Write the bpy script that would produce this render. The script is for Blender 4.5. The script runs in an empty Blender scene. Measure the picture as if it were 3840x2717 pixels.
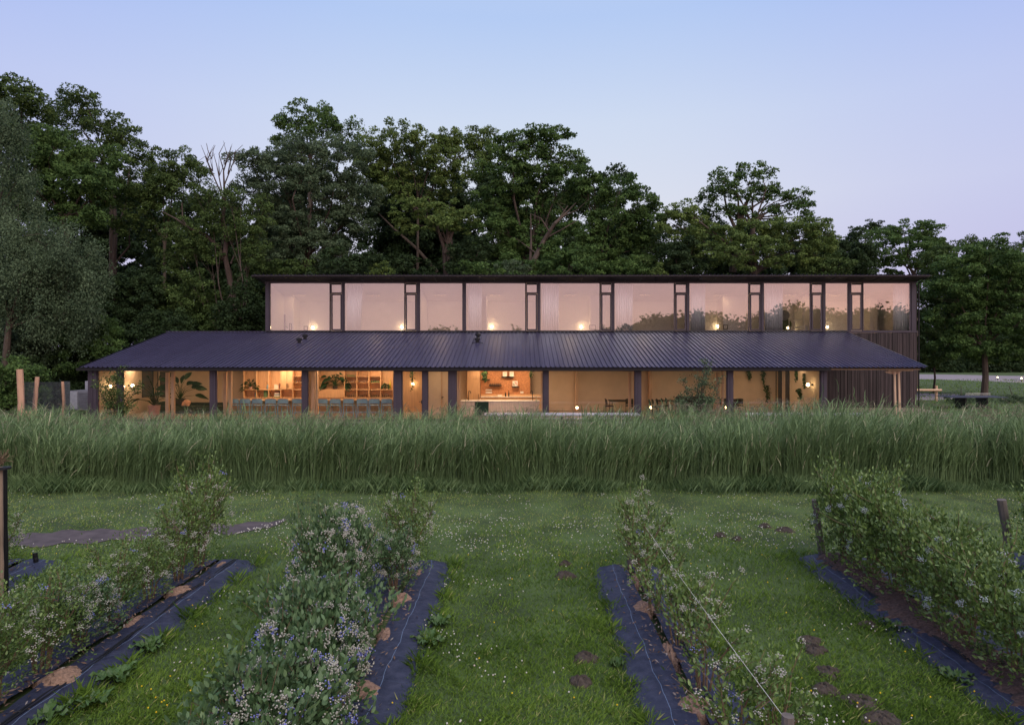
import bpy, math, random
import numpy as np
from mathutils import Vector
R = math.radians
F, CX, CY, H = 2400.0, 1950.0, 1310.0, 3.8          # lens and eye measured in the 3840 px photograph
rng = np.random.default_rng(7); random.seed(7)
sc = bpy.context.scene
COL = sc.collection

# ---------------------------------------------------------------- camera
cam = bpy.data.cameras.new('camera'); camo = bpy.data.objects.new('camera', cam); COL.objects.link(camo)
camo.location = (0, 0, H); camo.rotation_euler = (R(90), 0, 0)
cam.sensor_width = 36; cam.lens = 22.5; cam.shift_x = -30/3840; cam.shift_y = -48.5/3840
cam.clip_start = 0.1; cam.clip_end = 3000
sc.camera = camo
# ---------------------------------------------------------------- world: dusk sky
W = bpy.data.worlds.new('World'); sc.world = W; W.use_nodes = True
nt = W.node_tree; N = nt.nodes; L = nt.links; N.clear()
def wn(t, **k):
    n = N.new(t)
    for a, b in k.items(): setattr(n, a, b)
    return n
def ramp(node, stops, mode='EASE'):
    cr = node.color_ramp; cr.interpolation = mode
    while len(cr.elements) > 1: cr.elements.remove(cr.elements[-1])
    cr.elements[0].position = stops[0][0]; cr.elements[0].color = (*stops[0][1], 1)
    for p, c in stops[1:]:
        e = cr.elements.new(p); e.color = (*c, 1)
tc = wn('ShaderNodeTexCoord'); nrm = wn('ShaderNodeVectorMath', operation='NORMALIZE'); L.new(tc.outputs['Generated'], nrm.inputs[0])
sep = wn('ShaderNodeSeparateXYZ'); L.new(nrm.outputs[0], sep.inputs[0])
rf = wn('ShaderNodeValToRGB'); L.new(sep.outputs['Z'], rf.inputs[0])
ramp(rf, [(0, (.63, .57, .75)), (.10, (.67, .65, .80)), (.22, (.70, .735, .85)), (.33, (.62, .705, .88)), (.46, (.455, .595, .90)), (.7, (.50, .60, .88)), (1, (.54, .62, .88))], 'LINEAR')
rb = wn('ShaderNodeValToRGB'); L.new(sep.outputs['Z'], rb.inputs[0])
ramp(rb, [(0, (1.55, .98, .84)), (.08, (1.45, .92, .94)), (.2, (1.20, .88, 1.02)), (.42, (.90, .80, .98)), (.7, (.66, .68, .92)), (1, (.54, .62, .88))], 'LINEAR')
dt = wn('ShaderNodeVectorMath', operation='DOT_PRODUCT'); L.new(nrm.outputs[0], dt.inputs[0]); dt.inputs[1].default_value = (.5, -.866, 0)
mr = wn('ShaderNodeMapRange', interpolation_type='SMOOTHSTEP'); L.new(dt.outputs['Value'], mr.inputs[0])
mr.inputs['From Min'].default_value = -.15; mr.inputs['From Max'].default_value = .95
# slightly violet towards the right of the view
vx = wn('ShaderNodeMapRange', interpolation_type='SMOOTHSTEP'); vab = wn('ShaderNodeMath', operation='ABSOLUTE'); L.new(sep.outputs['X'], vab.inputs[0]); L.new(vab.outputs[0], vx.inputs[0]); vx.inputs['From Min'].default_value = .12; vx.inputs['From Max'].default_value = .75
mv = wn('ShaderNodeMix', data_type='RGBA', blend_type='MULTIPLY'); L.new(vx.outputs[0], mv.inputs[0]); L.new(rf.outputs[0], mv.inputs[6]); mv.inputs[7].default_value = (.80, .80, 1.0, 1)
mb_ = wn('ShaderNodeMix', data_type='RGBA'); L.new(mr.outputs[0], mb_.inputs[0]); L.new(mv.outputs[2], mb_.inputs[6]); L.new(rb.outputs[0], mb_.inputs[7])
sky = wn('ShaderNodeTexSky', sky_type='NISHITA'); sky.sun_disc = False; sky.sun_elevation = R(1.0); sky.sun_rotation = R(150)
sk = wn('ShaderNodeVectorMath', operation='SCALE'); L.new(sky.outputs[0], sk.inputs[0]); sk.inputs['Scale'].default_value = .02
ad = wn('ShaderNodeVectorMath', operation='ADD'); L.new(mb_.outputs[2], ad.inputs[0]); L.new(sk.outputs[0], ad.inputs[1])
bg = wn('ShaderNodeBackground'); L.new(ad.outputs[0], bg.inputs[0]); bg.inputs[1].default_value = .745
wo = wn('ShaderNodeOutputWorld'); L.new(bg.outputs[0], wo.inputs[0])
sun = bpy.data.lights.new('sun', 'SUN'); sun.energy = 1.5; sun.angle = R(50); sun.color = (1, .93, .80)
suno = bpy.data.objects.new('sun', sun); COL.objects.link(suno); suno.rotation_euler = (R(42), 0, R(28))
vs = sc.view_settings; vs.view_transform = 'Standard'; vs.look = 'None'; vs.exposure = .4; vs.gamma = 1
try: vs.use_curve_mapping = False
except Exception: pass
sc.render.engine = 'CYCLES'
sc.cycles.transparent_max_bounces = 24; sc.cycles.max_bounces = 8

# ---------------------------------------------------------------- helpers
def X(px, Y): return (px-CX)*Y/F
def Z(py, Y): return H-(py-CY)*Y/F
def G(px, py):                                        # a pixel of level ground
    d = H/(py-CY); return ((px-CX)*d, F*d)

def mat(name, col, rough=.7, metal=0, var=.15, scale=6, bump=0, stretch=(1, 1, 1), col2=None, spec=.4, rnd=0, detail=4):
    m = bpy.data.materials.new(name); m.use_nodes = True; t = m.node_tree; n = t.nodes; l = t.links
    p = n['Principled BSDF']; p.inputs['Roughness'].default_value = rough; p.inputs['Metallic'].default_value = metal
    p.inputs['Specular IOR Level'].default_value = spec
    c = n.new('ShaderNodeTexCoord'); mp = n.new('ShaderNodeMapping'); l.new(c.outputs['Object'], mp.inputs[0]); mp.inputs['Scale'].default_value = stretch
    no = n.new('ShaderNodeTexNoise'); l.new(mp.outputs[0], no.inputs[0]); no.inputs['Scale'].default_value = scale; no.inputs['Detail'].default_value = detail
    cr = n.new('ShaderNodeValToRGB'); l.new(no.outputs['Fac'], cr.inputs[0])
    a = tuple(v*(1-var) for v in col); b = col2 if col2 else tuple(v*(1+var) for v in col)
    ramp(cr, [(.3, a), (.7, b)], 'LINEAR')
    out = cr.outputs[0]
    if rnd:
        oi = n.new('ShaderNodeObjectInfo'); mrr = n.new('ShaderNodeMapRange'); l.new(oi.outputs['Random'], mrr.inputs[0])
        mrr.inputs['To Min'].default_value = 1-rnd; mrr.inputs['To Max'].default_value = 1+rnd
        vm = n.new('ShaderNodeVectorMath'); vm.operation = 'SCALE'; l.new(out, vm.inputs[0]); l.new(mrr.outputs[0], vm.inputs['Scale']); out = vm.outputs[0]
    l.new(out, p.inputs['Base Color'])
    if bump:
        bu = n.new('ShaderNodeBump'); bu.inputs['Strength'].default_value = bump; bu.inputs['Distance'].default_value = .02; l.new(no.outputs['Fac'], bu.inputs['Height']); l.new(bu.outputs[0], p.inputs['Normal'])
    return m
def leafmat(name, ca, cb, trans=.25, rough=.6, cc=None, spec=.12):
    m = bpy.data.materials.new(name); m.use_nodes = True; t = m.node_tree; n = t.nodes; l = t.links
    p = n['Principled BSDF']; p.inputs['Roughness'].default_value = rough; p.inputs['Specular IOR Level'].default_value = spec
    a = n.new('ShaderNodeAttribute'); a.attribute_name = 'tint'
    cr = n.new('ShaderNodeValToRGB'); l.new(a.outputs['Fac'], cr.inputs[0])
    st = [(0, ca), (.85, cb)] + ([(1, cc)] if cc else [])
    ramp(cr, st, 'LINEAR'); l.new(cr.outputs[0], p.inputs['Base Color'])
    tr = n.new('ShaderNodeBsdfTranslucent'); l.new(cr.outputs[0], tr.inputs[0])
    mx = n.new('ShaderNodeMixShader'); mx.inputs[0].default_value = trans
    l.new(p.outputs[0], mx.inputs[1]); l.new(tr.outputs[0], mx.inputs[2]); l.new(mx.outputs[0], n['Material Output'].inputs[0])
    return m
def glassmat(name, refl, tint=(1, 1, 1)):
    m = bpy.data.materials.new(name); m.use_nodes = True; t = m.node_tree; n = t.nodes; l = t.links
    n.remove(n['Principled BSDF'])
    tr = n.new('ShaderNodeBsdfTransparent'); tr.inputs[0].default_value = (*tint, 1)
    g = n.new('ShaderNodeBsdfGlossy'); g.inputs['Roughness'].default_value = .0
    lw = n.new('ShaderNodeFresnel'); lw.inputs[0].default_value = 1.45
    ma = n.new('ShaderNodeMath'); ma.operation = 'ADD'; ma.use_clamp = True; l.new(lw.outputs[0], ma.inputs[0]); ma.inputs[1].default_value = refl-.035
    mx = n.new('ShaderNodeMixShader'); l.new(ma.outputs[0], mx.inputs[0]); l.new(tr.outputs[0], mx.inputs[1]); l.new(g.outputs[0], mx.inputs[2])
    l.new(mx.outputs[0], n['Material Output'].inputs[0]); return m
def emimat(name, col, st):
    m = bpy.data.materials.new(name); m.use_nodes = True; n = m.node_tree.nodes
    p = n['Principled BSDF']; p.inputs['Base Color'].default_value = (*col, 1); p.inputs['Emission Color'].default_value = (*col, 1); p.inputs['Emission Strength'].default_value = st
    return m

class MB:
    def __init__(s): s.v = []; s.f = []
    def quad(s, *p):
        i = len(s.v); s.v += [tuple(q) for q in p]; s.f.append(tuple(range(i, i+len(p)))); return s
    def box(s, x0, x1, y0, y1, z0, z1):
        i = len(s.v)
        s.v += [(x0, y0, z0), (x1, y0, z0), (x1, y1, z0), (x0, y1, z0), (x0, y0, z1), (x1, y0, z1), (x1, y1, z1), (x0, y1, z1)]
        s.f += [(i, i+3, i+2, i+1), (i+4, i+5, i+6, i+7), (i, i+1, i+5, i+4), (i+1, i+2, i+6, i+5), (i+2, i+3, i+7, i+6), (i+3, i, i+4, i+7)]; return s
    def pbox(s, px0, px1, py0, py1, Y, d):                # face measured in the photograph at distance Y
        return s.box(X(px0, Y), X(px1, Y), Y, Y+d, Z(py1, Y), Z(py0, Y))
    def tube(s, pts, rad, n=6, cap=True):
        pts = [Vector(p) for p in pts]
        if not hasattr(rad, '__len__'): rad = [rad]*len(pts)
        i0 = len(s.v); up = Vector((0, 0, 1))
        for k, p in enumerate(pts):
            d = (pts[min(k+1, len(pts)-1)]-pts[max(k-1, 0)])
            if d.length < 1e-7: d = Vector((0, 0, 1))
            d.normalize()
            if k == 0: a = d.cross(up) if abs(d.z) < .9 else d.cross(Vector((1, 0, 0)))
            else: a = a-d*a.dot(d)
            if a.length < .05: a = d.cross(Vector((1, .3, 0)))
            a.normalize(); b = d.cross(a)
            for j in range(n):
                t = 2*math.pi*j/n; s.v.append(tuple(p+(a*math.cos(t)+b*math.sin(t))*rad[k]))
        for k in range(len(pts)-1):
            for j in range(n):
                q = i0+k*n; s.f.append((q+j, q+(j+1) % n, q+n+(j+1) % n, q+n+j))
        if cap:
            s.f.append(tuple(i0+j for j in range(n))[::-1]); q = i0+(len(pts)-1)*n; s.f.append(tuple(q+j for j in range(n)))
        return s
    def lathe(s, c, prof, n=12):                          # prof: (radius, height) pairs
        i0 = len(s.v)
        for r, z in prof:
            for j in range(n):
                t = 2*math.pi*j/n; s.v.append((c[0]+r*math.cos(t), c[1]+r*math.sin(t), c[2]+z))
        for k in range(len(prof)-1):
            for j in range(n):
                q = i0+k*n; s.f.append((q+j, q+(j+1) % n, q+n+(j+1) % n, q+n+j))
        s.f.append(tuple(i0+j for j in range(n))[::-1]); q = i0+(len(prof)-1)*n; s.f.append(tuple(q+j for j in range(n)))
        return s
    def ball(s, c, r, n=12, sz=1):
        k = max(4, n//2); return s.lathe(c, [(max(1e-4, r*math.sin(math.pi*i/k)), -r*sz*math.cos(math.pi*i/k)) for i in range(k+1)], n)

def tag(o, label=None, cat=None, group=None, kind=None):
    if label: o['label'] = label
    if cat: o['category'] = cat
    if group: o['group'] = group
    if kind: o['kind'] = kind
    return o
def base_of(o):
    while o.parent: o = o.parent
    return Vector(o.location)
def finish(name, me, m, parent=None, loc=None, smooth=False):
    if m is not None: me.materials.append(m)
    if smooth: me.shade_smooth() if hasattr(me, 'shade_smooth') else None
    o = bpy.data.objects.new(name, me); COL.objects.link(o)
    if parent: o.parent = parent
    elif loc is not None: o.location = loc
    return o
def obj(name, mb, m, parent=None, loc=None, smooth=False, tagv=None):
    off = base_of(parent) if parent else (Vector(loc) if loc is not None else Vector((0, 0, 0)))
    me = bpy.data.meshes.new(name)
    me.from_pydata([(v[0]-off[0], v[1]-off[1], v[2]-off[2]) for v in mb.v], [], mb.f); me.update()
    return finish(name, me, m, parent, loc, smooth)
def thing(name, label, cat, loc, group=None):
    o = bpy.data.objects.new(name, None); COL.objects.link(o); o.location = loc; o.empty_display_size = .2
    return tag(o, label, cat, group)
def npmesh(name, V, Fc, m, parent=None, loc=(0, 0, 0), tint=None, smooth=False):
    off = np.array(base_of(parent)) if parent else np.array(loc)
    V = V-off; me = bpy.data.meshes.new(name); k = Fc.shape[1]
    me.vertices.add(len(V)); me.vertices.foreach_set('co', V.astype(np.float32).ravel())
    me.loops.add(Fc.size); me.loops.foreach_set('vertex_index', Fc.astype(np.int32).ravel())
    me.polygons.add(len(Fc)); me.polygons.foreach_set('loop_start', np.arange(0, Fc.size, k, dtype=np.int32))
    me.update(calc_edges=True)
    if tint is not None:
        a = me.attributes.new('tint', 'FLOAT', 'POINT'); a.data.foreach_set('value', tint.astype(np.float32))
    return finish(name, me, m, parent, loc if parent is None else None, smooth)
def norm(a): return a/np.maximum(np.linalg.norm(a, axis=1, keepdims=True), 1e-9)
def frames(d, up):
    d = norm(d); r = norm(np.cross(d, up)); n = np.cross(r, d); return np.stack([r, d, n], axis=2)
def scatter(tv, tf, P, Rm, S, tint=None):
    tv = np.asarray(tv, float); tf = np.asarray(tf); n = len(P); S = np.asarray(S)
    if S.ndim == 1: S = np.repeat(S[:, None], 3, 1)
    V = np.einsum('nij,nkj->nki', Rm, tv[None]*S[:, None, :])+P[:, None, :]
    Fc = tf[None]+(np.arange(n)*len(tv))[:, None, None]
    T = np.repeat(rng.random(n) if tint is None else tint, len(tv))
    return V.reshape(-1, 3), Fc.reshape(-1, tf.shape[1]), T
def join(parts):
    Vs, Fs, Ts, o = [], [], [], 0
    for V, Fc, T in parts: Vs.append(V); Fs.append(Fc+o); Ts.append(T); o += len(V)
    return np.concatenate(Vs), np.concatenate(Fs), np.concatenate(Ts)
TRI = ([(-.30, -.4, 0), (.30, -.36, .03), (.0, .6, -.02)], [(0, 1, 2)])
RHOMB = ([(0, -.5, 0), (.3, -.02, .06), (0, .5, -.04), (-.3, -.02, .06)], [(0, 1, 2, 3)])
OVAL = ([(0, 0, 0), (.26, .28, .05), (.24, .66, .04), (0, 1, -.06), (-.24, .66, .04), (-.26, .28, .05)], [(0, 1, 2, 3), (0, 3, 4, 5)])
t_ = (1+5**.5)/2; iv = np.array([(-1, t_, 0), (1, t_, 0), (-1, -t_, 0), (1, -t_, 0), (0, -1, t_), (0, 1, t_), (0, -1, -t_), (0, 1, -t_), (t_, 0, -1), (t_, 0, 1), (-t_, 0, -1), (-t_, 0, 1)])/1.902
ICO = (iv, [(0, 11, 5), (0, 5, 1), (0, 1, 7), (0, 7, 10), (0, 10, 11), (1, 5, 9), (5, 11, 4), (11, 10, 2), (10, 7, 6), (7, 1, 8), (3, 9, 4), (3, 4, 2), (3, 2, 6), (3, 6, 8), (3, 8, 9), (4, 9, 5), (2, 4, 11), (6, 2, 10), (8, 6, 7), (9, 8, 1)])
OCT = ([(1, 0, 0), (0, 1, 0), (-1, 0, 0), (0, -1, 0), (0, 0, 1), (0, 0, -1)], [(0, 1, 4), (1, 2, 4), (2, 3, 4), (3, 0, 4), (1, 0, 5), (2, 1, 5), (3, 2, 5), (0, 3, 5)])
BLADE = ([(-.5, 0, 0), (.5, 0, 0), (.38, .55, .1), (-.1, 1, .35)], [(0, 1, 2), (0, 2, 3)])
def rdir(n): return norm(rng.normal(size=(n, 3)))
EYE3 = lambda n: np.repeat(np.eye(3)[None], n, 0)
def copy_tree(o, parent=None):
    c = o.copy(); COL.objects.link(c); c.parent = parent
    for ch in list(o.children): copy_tree(ch, c)
    return c

# ---------------------------------------------------------------- materials
m_roof = mat('roof_metal', (.064, .057, .108), .36, .3, .12, 1.5, .0, spec=.5, rnd=.06)
m_gut = mat('gutter_metal', (.012, .011, .013), .45, .2)  # near-black, so the eave board carries the painted shade of the gap
m_frame = mat('frame_paint', (.050, .038, .052), .5, 0, .08, 3)
m_board = mat('charred_board', (.044, .030, .031), .75, 0, .35, 4, .4, (1, 1, .12), rnd=.35)
m_wood = mat('pale_timber', (.60, .40, .26), .6, 0, .18, 5, .1, (3, 3, .3))
m_ply = mat('birch_ply', (.60, .36, .19), .5, 0, .12, 3, 0, (4, 4, .5))
m_oak = mat('oak_front', (.64, .51, .42), .55, 0, .22, 4, .1, (6, 1, .4))
m_beige = mat('beige_plaster', (.62, .49, .35), .85, 0, .05, 2)
m_white = mat('white_plaster', (.78, .74, .70), .85, 0, .03, 2)
m_cork = mat('cork_panel', (.48, .21, .09), .8, 0, .35, 22, .3)
m_floor = mat('interior_floor', (.32, .25, .18), .35, 0, .1, 2)
m_blk = mat('black_metal', (.015, .015, .017), .4, .3)
m_dark = mat('dark_upholstery', (.035, .028, .024), .6)
m_blue = mat('pale_blue_paint', (.24, .38, .45), .5, 0, .06)
m_sofa = mat('green_cloth', (.05, .065, .045), .9)
m_cush = mat('peach_cloth', (.62, .33, .2), .9)
m_curt = mat('white_curtain', (.86, .85, .86), .9, 0, .03)
m_paper = mat('paper', (.75, .7, .62), .8)
m_grey = mat('grey_cabinet', (.17, .165, .2), .5)
m_pot = mat('terracotta', (.45, .25, .2), .8)
m_bark = mat('bark', (.075, .054, .042), .9, 0, .35, 5, .6, (1, 1, .25))
m_barkr = mat('reddish_bark', (.065, .044, .036), .9, 0, .3, 5, .6, (1, 1, .25))
m_twig = mat('blueberry_stem', (.16, .105, .06), .8, 0, .3, 10)
m_old = mat('weathered_wood', (.14, .115, .10), .9, 0, .35, 12, .5, (1, 1, .15))
m_stake = mat('fresh_log', (.50, .29, .19), .75, 0, .12, 6, .1, (1, 1, .3))
m_mat = None
m_mulch = mat('sawdust_mulch', (.27, .165, .115), .95, 0, .3, 40, .6)
m_bark_mulch = mat('bark_chips', (.09, .055, .045), .95, 0, .5, 30, .8)
m_soil = mat('mole_soil', (.062, .047, .038), .95, 0, .35, 25, .7)
m_conc = mat('terrace_paving', (.25, .22, .20), .8, 0, .1, 3, .1)
m_hose = mat('black_hose', (.012, .012, .014), .45)
m_top = mat('table_top_grey', (.50, .48, .52), .35, 0, .06)
m_glass_u = glassmat('coated_glass', .20)
m_glass_l = glassmat('clear_glass', .04)
m_drink = glassmat('drinking_glass', .22, (.9, .92, .9))
m_globe = emimat('lit_globe', (1, .72, .38), 17)
m_bulb = emimat('lit_bulb', (1, .62, .26), 20)
m_gl = leafmat('grass_leaf', (.062, .118, .018), (.205, .315, .050), .3, .6, (.38, .38, .14), .08)
m_reed = leafmat('reed_leaf', (.066, .115, .040), (.250, .345, .155), .35, .5, (.50, .47, .30), .15)
m_reedtop = leafmat('grass_plume', (.16, .13, .09), (.30, .25, .18), .2, .8)
m_blu = leafmat('blueberry_leaf', (.038, .085, .030), (.150, .230, .100), .2, .42, (.33, .39, .15), .3)
m_blu2 = leafmat('blueberry_leaf_bright', (.055, .105, .024), (.200, .290, .072), .25, .42, (.28, .37, .15), .5)
m_berry = leafmat('berry', (.30, .31, .24), (.48, .44, .38), .0, .45, (.17, .18, .48), .5)
m_berry2 = leafmat('berry_silver', (.28, .32, .30), (.42, .46, .46), .0, .45, (.22, .26, .45), .5)
m_clov = leafmat('clover_flower', (.62, .60, .52), (.72, .68, .62), .2, .8, (.70, .55, .5))
m_butter = leafmat('buttercup', (.8, .5, .02), (.85, .6, .03), .1, .6)
m_house = leafmat('houseplant_leaf', (.02, .045, .015), (.06, .10, .03), .15, .45, (.16, .17, .05))
m_dock = leafmat('dock_leaf', (.055, .115, .022), (.14, .22, .05), .3, .5)

# weed mat with its printed guide lines
def make_matmat():
    m = bpy.data.materials.new('woven_mat'); m.use_nodes = True; t = m.node_tree; n = t.nodes; l = t.links
    p = n['Principled BSDF']; p.inputs['Roughness'].default_value = .55; p.inputs['Specular IOR Level'].default_value = .35
    c = n.new('ShaderNodeUVMap'); s = n.new('ShaderNodeSeparateXYZ'); l.new(c.outputs[0], s.inputs[0])
    def line(sock, period, off, w):
        a = n.new('ShaderNodeMath'); a.operation = 'ADD'; l.new(sock, a.inputs[0]); a.inputs[1].default_value = off
        b = n.new('ShaderNodeMath'); b.operation = 'PINGPONG'; l.new(a.outputs[0], b.inputs[0]); b.inputs[1].default_value = period/2
        d = n.new('ShaderNodeMath'); d.operation = 'LESS_THAN'; l.new(b.outputs[0], d.inputs[0]); d.inputs[1].default_value = w; return d.outputs[0]
    a = line(s.outputs['X'], .50, .25, .0028); b = line(s.outputs['Y'], .60, 0, .0012)
    bb = n.new('ShaderNodeMath'); bb.operation = 'MULTIPLY'; l.new(b, bb.inputs[0]); bb.inputs[1].default_value = .35
    mx = n.new('ShaderNodeMath'); mx.operation = 'MAXIMUM'; l.new(a, mx.inputs[0]); l.new(bb.outputs[0], mx.inputs[1])
    no = n.new('ShaderNodeTexNoise'); no.inputs['Scale'].default_value = 6; no.inputs['Detail'].default_value = 6; l.new(c.outputs[0], no.inputs[0])
    cr = n.new('ShaderNodeValToRGB'); l.new(no.outputs['Fac'], cr.inputs[0]); ramp(cr, [(.35, (.023, .026, .052)), (.7, (.045, .047, .082))], 'LINEAR')
    mi = n.new('ShaderNodeMix'); mi.data_type = 'RGBA'; l.new(mx.outputs[0], mi.inputs[0]); l.new(cr.outputs[0], mi.inputs[6]); mi.inputs[7].default_value = (.16, .22, .33, 1)
    l.new(mi.outputs[2], p.inputs['Base Color'])
    bu = n.new('ShaderNodeBump'); bu.inputs['Strength'].default_value = .9; bu.inputs['Distance'].default_value = .035; l.new(no.outputs['Fac'], bu.inputs['Height']); l.new(bu.outputs[0], p.inputs['Normal'])
    return m
m_mat = make_matmat()
# lawn soil
m_lawn = mat('lawn_ground', (.050, .080, .022), .95, 0, .4, .9, .5, col2=(.090, .135, .040), detail=9)
m_grav = mat('gravel', (.26, .22, .23), .9, 0, .2, 2, .3, detail=8)
m_path = mat('dirt_path', (.088, .068, .070), .95, 0, .3, 4, .6, detail=9)

# ================================================================= THE SETTING
def sheet(name, pts, z, m):
    b = MB(); b.quad(*[(x, y, z) for x, y in pts]); return tag(obj(name, b, m), kind='structure')
sheet('ground', [(-700, -300), (700, -300), (700, 1200), (-700, 1200)], 0, m_lawn)
tb = MB().box(-24, 27, 27.6, 33.36, -.02, .03); tag(obj('terrace', tb, m_conc), kind='structure')
# far gravel drive on the right, following its curve
def ribbon(name, front, back, z, m):
    b = MB()
    for i in range(len(front)-1):
        a, c, d, e = front[i], front[i+1], back[i+1], back[i]
        b.quad((*a, z), (*c, z), (*d, z), (*e, z))
    return tag(obj(name, b, m), kind='structure')
ribbon('gravel_drive', [G(3380, 1420), G(3500, 1422), G(3620, 1426), G(3750, 1431), G(3900, 1438), G(4300, 1450)],
       [G(3300, 1402), G(3500, 1403), G(3620, 1405), G(3750, 1408), G(3900, 1410), G(4300, 1414)], .006, m_grav)
ribbon('gravel_path', [G(3300, 1500), G(3440, 1500), G(3520, 1499), G(3600, 1494), G(3660, 1486)],
       [G(3300, 1473), G(3440, 1474), G(3520, 1476), G(3600, 1478), G(3660, 1482)], .006, m_grav)
# dirt path: wavy left strip
pf, pb = [], []
for i in range(41):
    t = i/40; px = -400+1485*t
    yb = 2024-72*t+5*math.sin(i*1.7)+3*math.sin(i*.6); yf = 2085-100*t+6*math.sin(i*1.3+1)
    if t > .9: yf = yf+(yb-yf)*((t-.9)/.1)**1.5; 
    pf.append(G(px, max(yf, yb+.6))); pb.append(G(px, yb))
ribbon('dirt_path', pf, pb, .012, m_path)
PATHF = np.array(pf); PATHB = np.array(pb)

# rows of the blueberry beds: far-left, ... (x at far end, x at camera side, far y)
ROWS = [(-8.72, -8.75, 11.5), (-5.30, -5.45, 11.5), (-1.82, -1.92, 11.45), (1.86, 1.80, 11.2), (5.66, 5.52, 11.75), (9.15, 9.05, 11.9)]
HALF = [.55, .60, .55, .50, .56, .5]
def rowx(i, y): a, b, e = ROWS[i]; return b+(a-b)*np.asarray(y)/e

# ================================================================= GRASS
def free(P):
    x, y = P[:, 0], P[:, 1]; ok = np.ones(len(P), bool)
    for i in range(6):
        e = ROWS[i][2]; wob = .03*np.sin(y*9+i)+.03*np.sin(y*3.1+i*2)
        ok &= ~((np.abs(x-rowx(i, y)) < HALF[i]-.02+wob) & (y < e-.02))
    yb = np.interp(x, PATHB[:, 0], PATHB[:, 1], left=-1, right=-1); yf = np.interp(x, PATHF[:, 0], PATHF[:, 1], left=99, right=99)
    ok &= ~((y > yf+.01) & (y < yb-.01))
    return ok
def field(n, y0, y1, pw=2.0, spread=.84, xoff=0):
    u = rng.random(n)                                        # density falls off with distance as y**-pw
    k = 1-pw+1
    y = (y0**k+u*(y1**k-y0**k))**(1/k) if abs(k) > 1e-6 else y0*(y1/y0)**u
    x = (rng.random(n)*2-1)*spread*y+xoff
    return np.stack([x, y, np.zeros(n)], 1)
def patchy(x, y, s=1.0):
    return .5+.25*np.sin(x*1.7*s+1.3*np.sin(y*1.1*s))+.25*np.sin(y*2.3*s+1.9*np.sin(x*.9*s+2))
def blades(P, h, w, lean, tint):
    n = len(P); a = rng.random(n)*2*math.pi
    d = np.stack([np.cos(a)*lean, np.sin(a)*lean, np.ones(n)], 1)
    up = np.stack([np.cos(a), np.sin(a), np.zeros(n)], 1)+rng.normal(size=(n, 3))*.5
    Rm = frames(d, up); S = np.stack([w, h, h], 1)
    V, Fc, T = scatter(BLADE[0], BLADE[1], P, Rm, S, tint)
    return V, Fc, T
P = field(260000, 4.2, 17.9, 2.3); P = P[free(P)]; n = len(P)
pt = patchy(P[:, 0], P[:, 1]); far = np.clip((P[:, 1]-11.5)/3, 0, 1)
near_mat = np.zeros(n)
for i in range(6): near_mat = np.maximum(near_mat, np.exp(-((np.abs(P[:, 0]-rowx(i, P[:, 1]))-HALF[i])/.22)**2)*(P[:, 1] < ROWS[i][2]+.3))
tuft = np.clip(patchy(P[:, 0]*3.1+1, P[:, 1]*2.9, 1.3)-.45, 0, 1)
h = (.030+.045*pt+.09*near_mat*(.4+tuft*2)+.06*tuft)*(.5+1.0*rng.random(n)); h *= 1-.4*far
w = .0058+.0005*P[:, 1]*.6
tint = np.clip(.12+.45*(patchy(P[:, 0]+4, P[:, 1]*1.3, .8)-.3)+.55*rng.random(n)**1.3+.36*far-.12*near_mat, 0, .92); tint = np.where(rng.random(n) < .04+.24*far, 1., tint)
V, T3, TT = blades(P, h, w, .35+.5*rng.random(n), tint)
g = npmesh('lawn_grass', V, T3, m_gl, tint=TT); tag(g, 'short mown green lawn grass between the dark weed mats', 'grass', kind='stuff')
# coarse lawn farther to the right and left of the house
P = np.stack([rng.random(16000)*70+14, 36+rng.random(16000)*45, np.zeros(16000)], 1)
P = P[(P[:, 0] > 25) | (P[:, 1] > 60)]
V, T3, TT = blades(P, .12+.1*rng.random(len(P)), np.full(len(P), .05), np.full(len(P), .5), rng.random(len(P))*.7)
g = npmesh('distant_lawn_grass', V, T3, m_gl, tint=TT); tag(g, 'darker mown grass beside the gravel drive on the right', 'grass', kind='stuff')
# clover leaves and flowers
P = field(26000, 4.5, 16.5, 1.7); P = P[free(P)]; P = P[patchy(P[:, 0]*1.3+2, P[:, 1]*1.5) > .38]; n = len(P)
P[:, 2] = .03+.03*rng.random(n); d = rdir(n); d[:, 2] *= .25
V, Fc, T = scatter(*OVAL, P, frames(d, np.array([[0, 0, 1.]])+rng.normal(size=(n, 3))*.3), .02+.018*rng.random(n), .2+.6*rng.random(n))
g = npmesh('clover_leaves', V, Fc, m_dock, tint=T); tag(g, 'low round clover leaves among the lawn grass', 'clover', kind='stuff')
P = field(14000, 4.6, 17, 1.3); P = P[free(P)]
dn = patchy(P[:, 0]*1.1+5, P[:, 1]*1.2+1, 1.1)*.7+.5*np.exp(-((P[:, 1]-13.3)/1.6)**2)*(np.abs(P[:, 0]) < 9)
P = P[rng.random(len(P)) < np.clip(dn-.40, 0, 1)*1.5]; n = len(P); P[:, 2] = .06+.05*rng.random(n)
V, Fc, T = scatter(ICO[0], ICO[1], P, EYE3(n), .0075+.004*rng.random(n)+.0001*P[:, 1], rng.random(n))
g = npmesh('clover_flowers', V, Fc, m_clov, tint=T); tag(g, 'small white clover flower heads dotted over the lawn', 'flowers', kind='stuff')
P = field(150, 5.0, 12, 1.2); P = P[free(P)]; n = len(P); P[:, 2] = .09
V, Fc, T = scatter(OCT[0], OCT[1], P, EYE3(n), np.full(n, .012), rng.random(n))
g = npmesh('yellow_flowers', V, Fc, m_butter, tint=T); tag(g, 'tiny yellow buttercups scattered in the lawn', 'flowers', kind='stuff')
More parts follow.
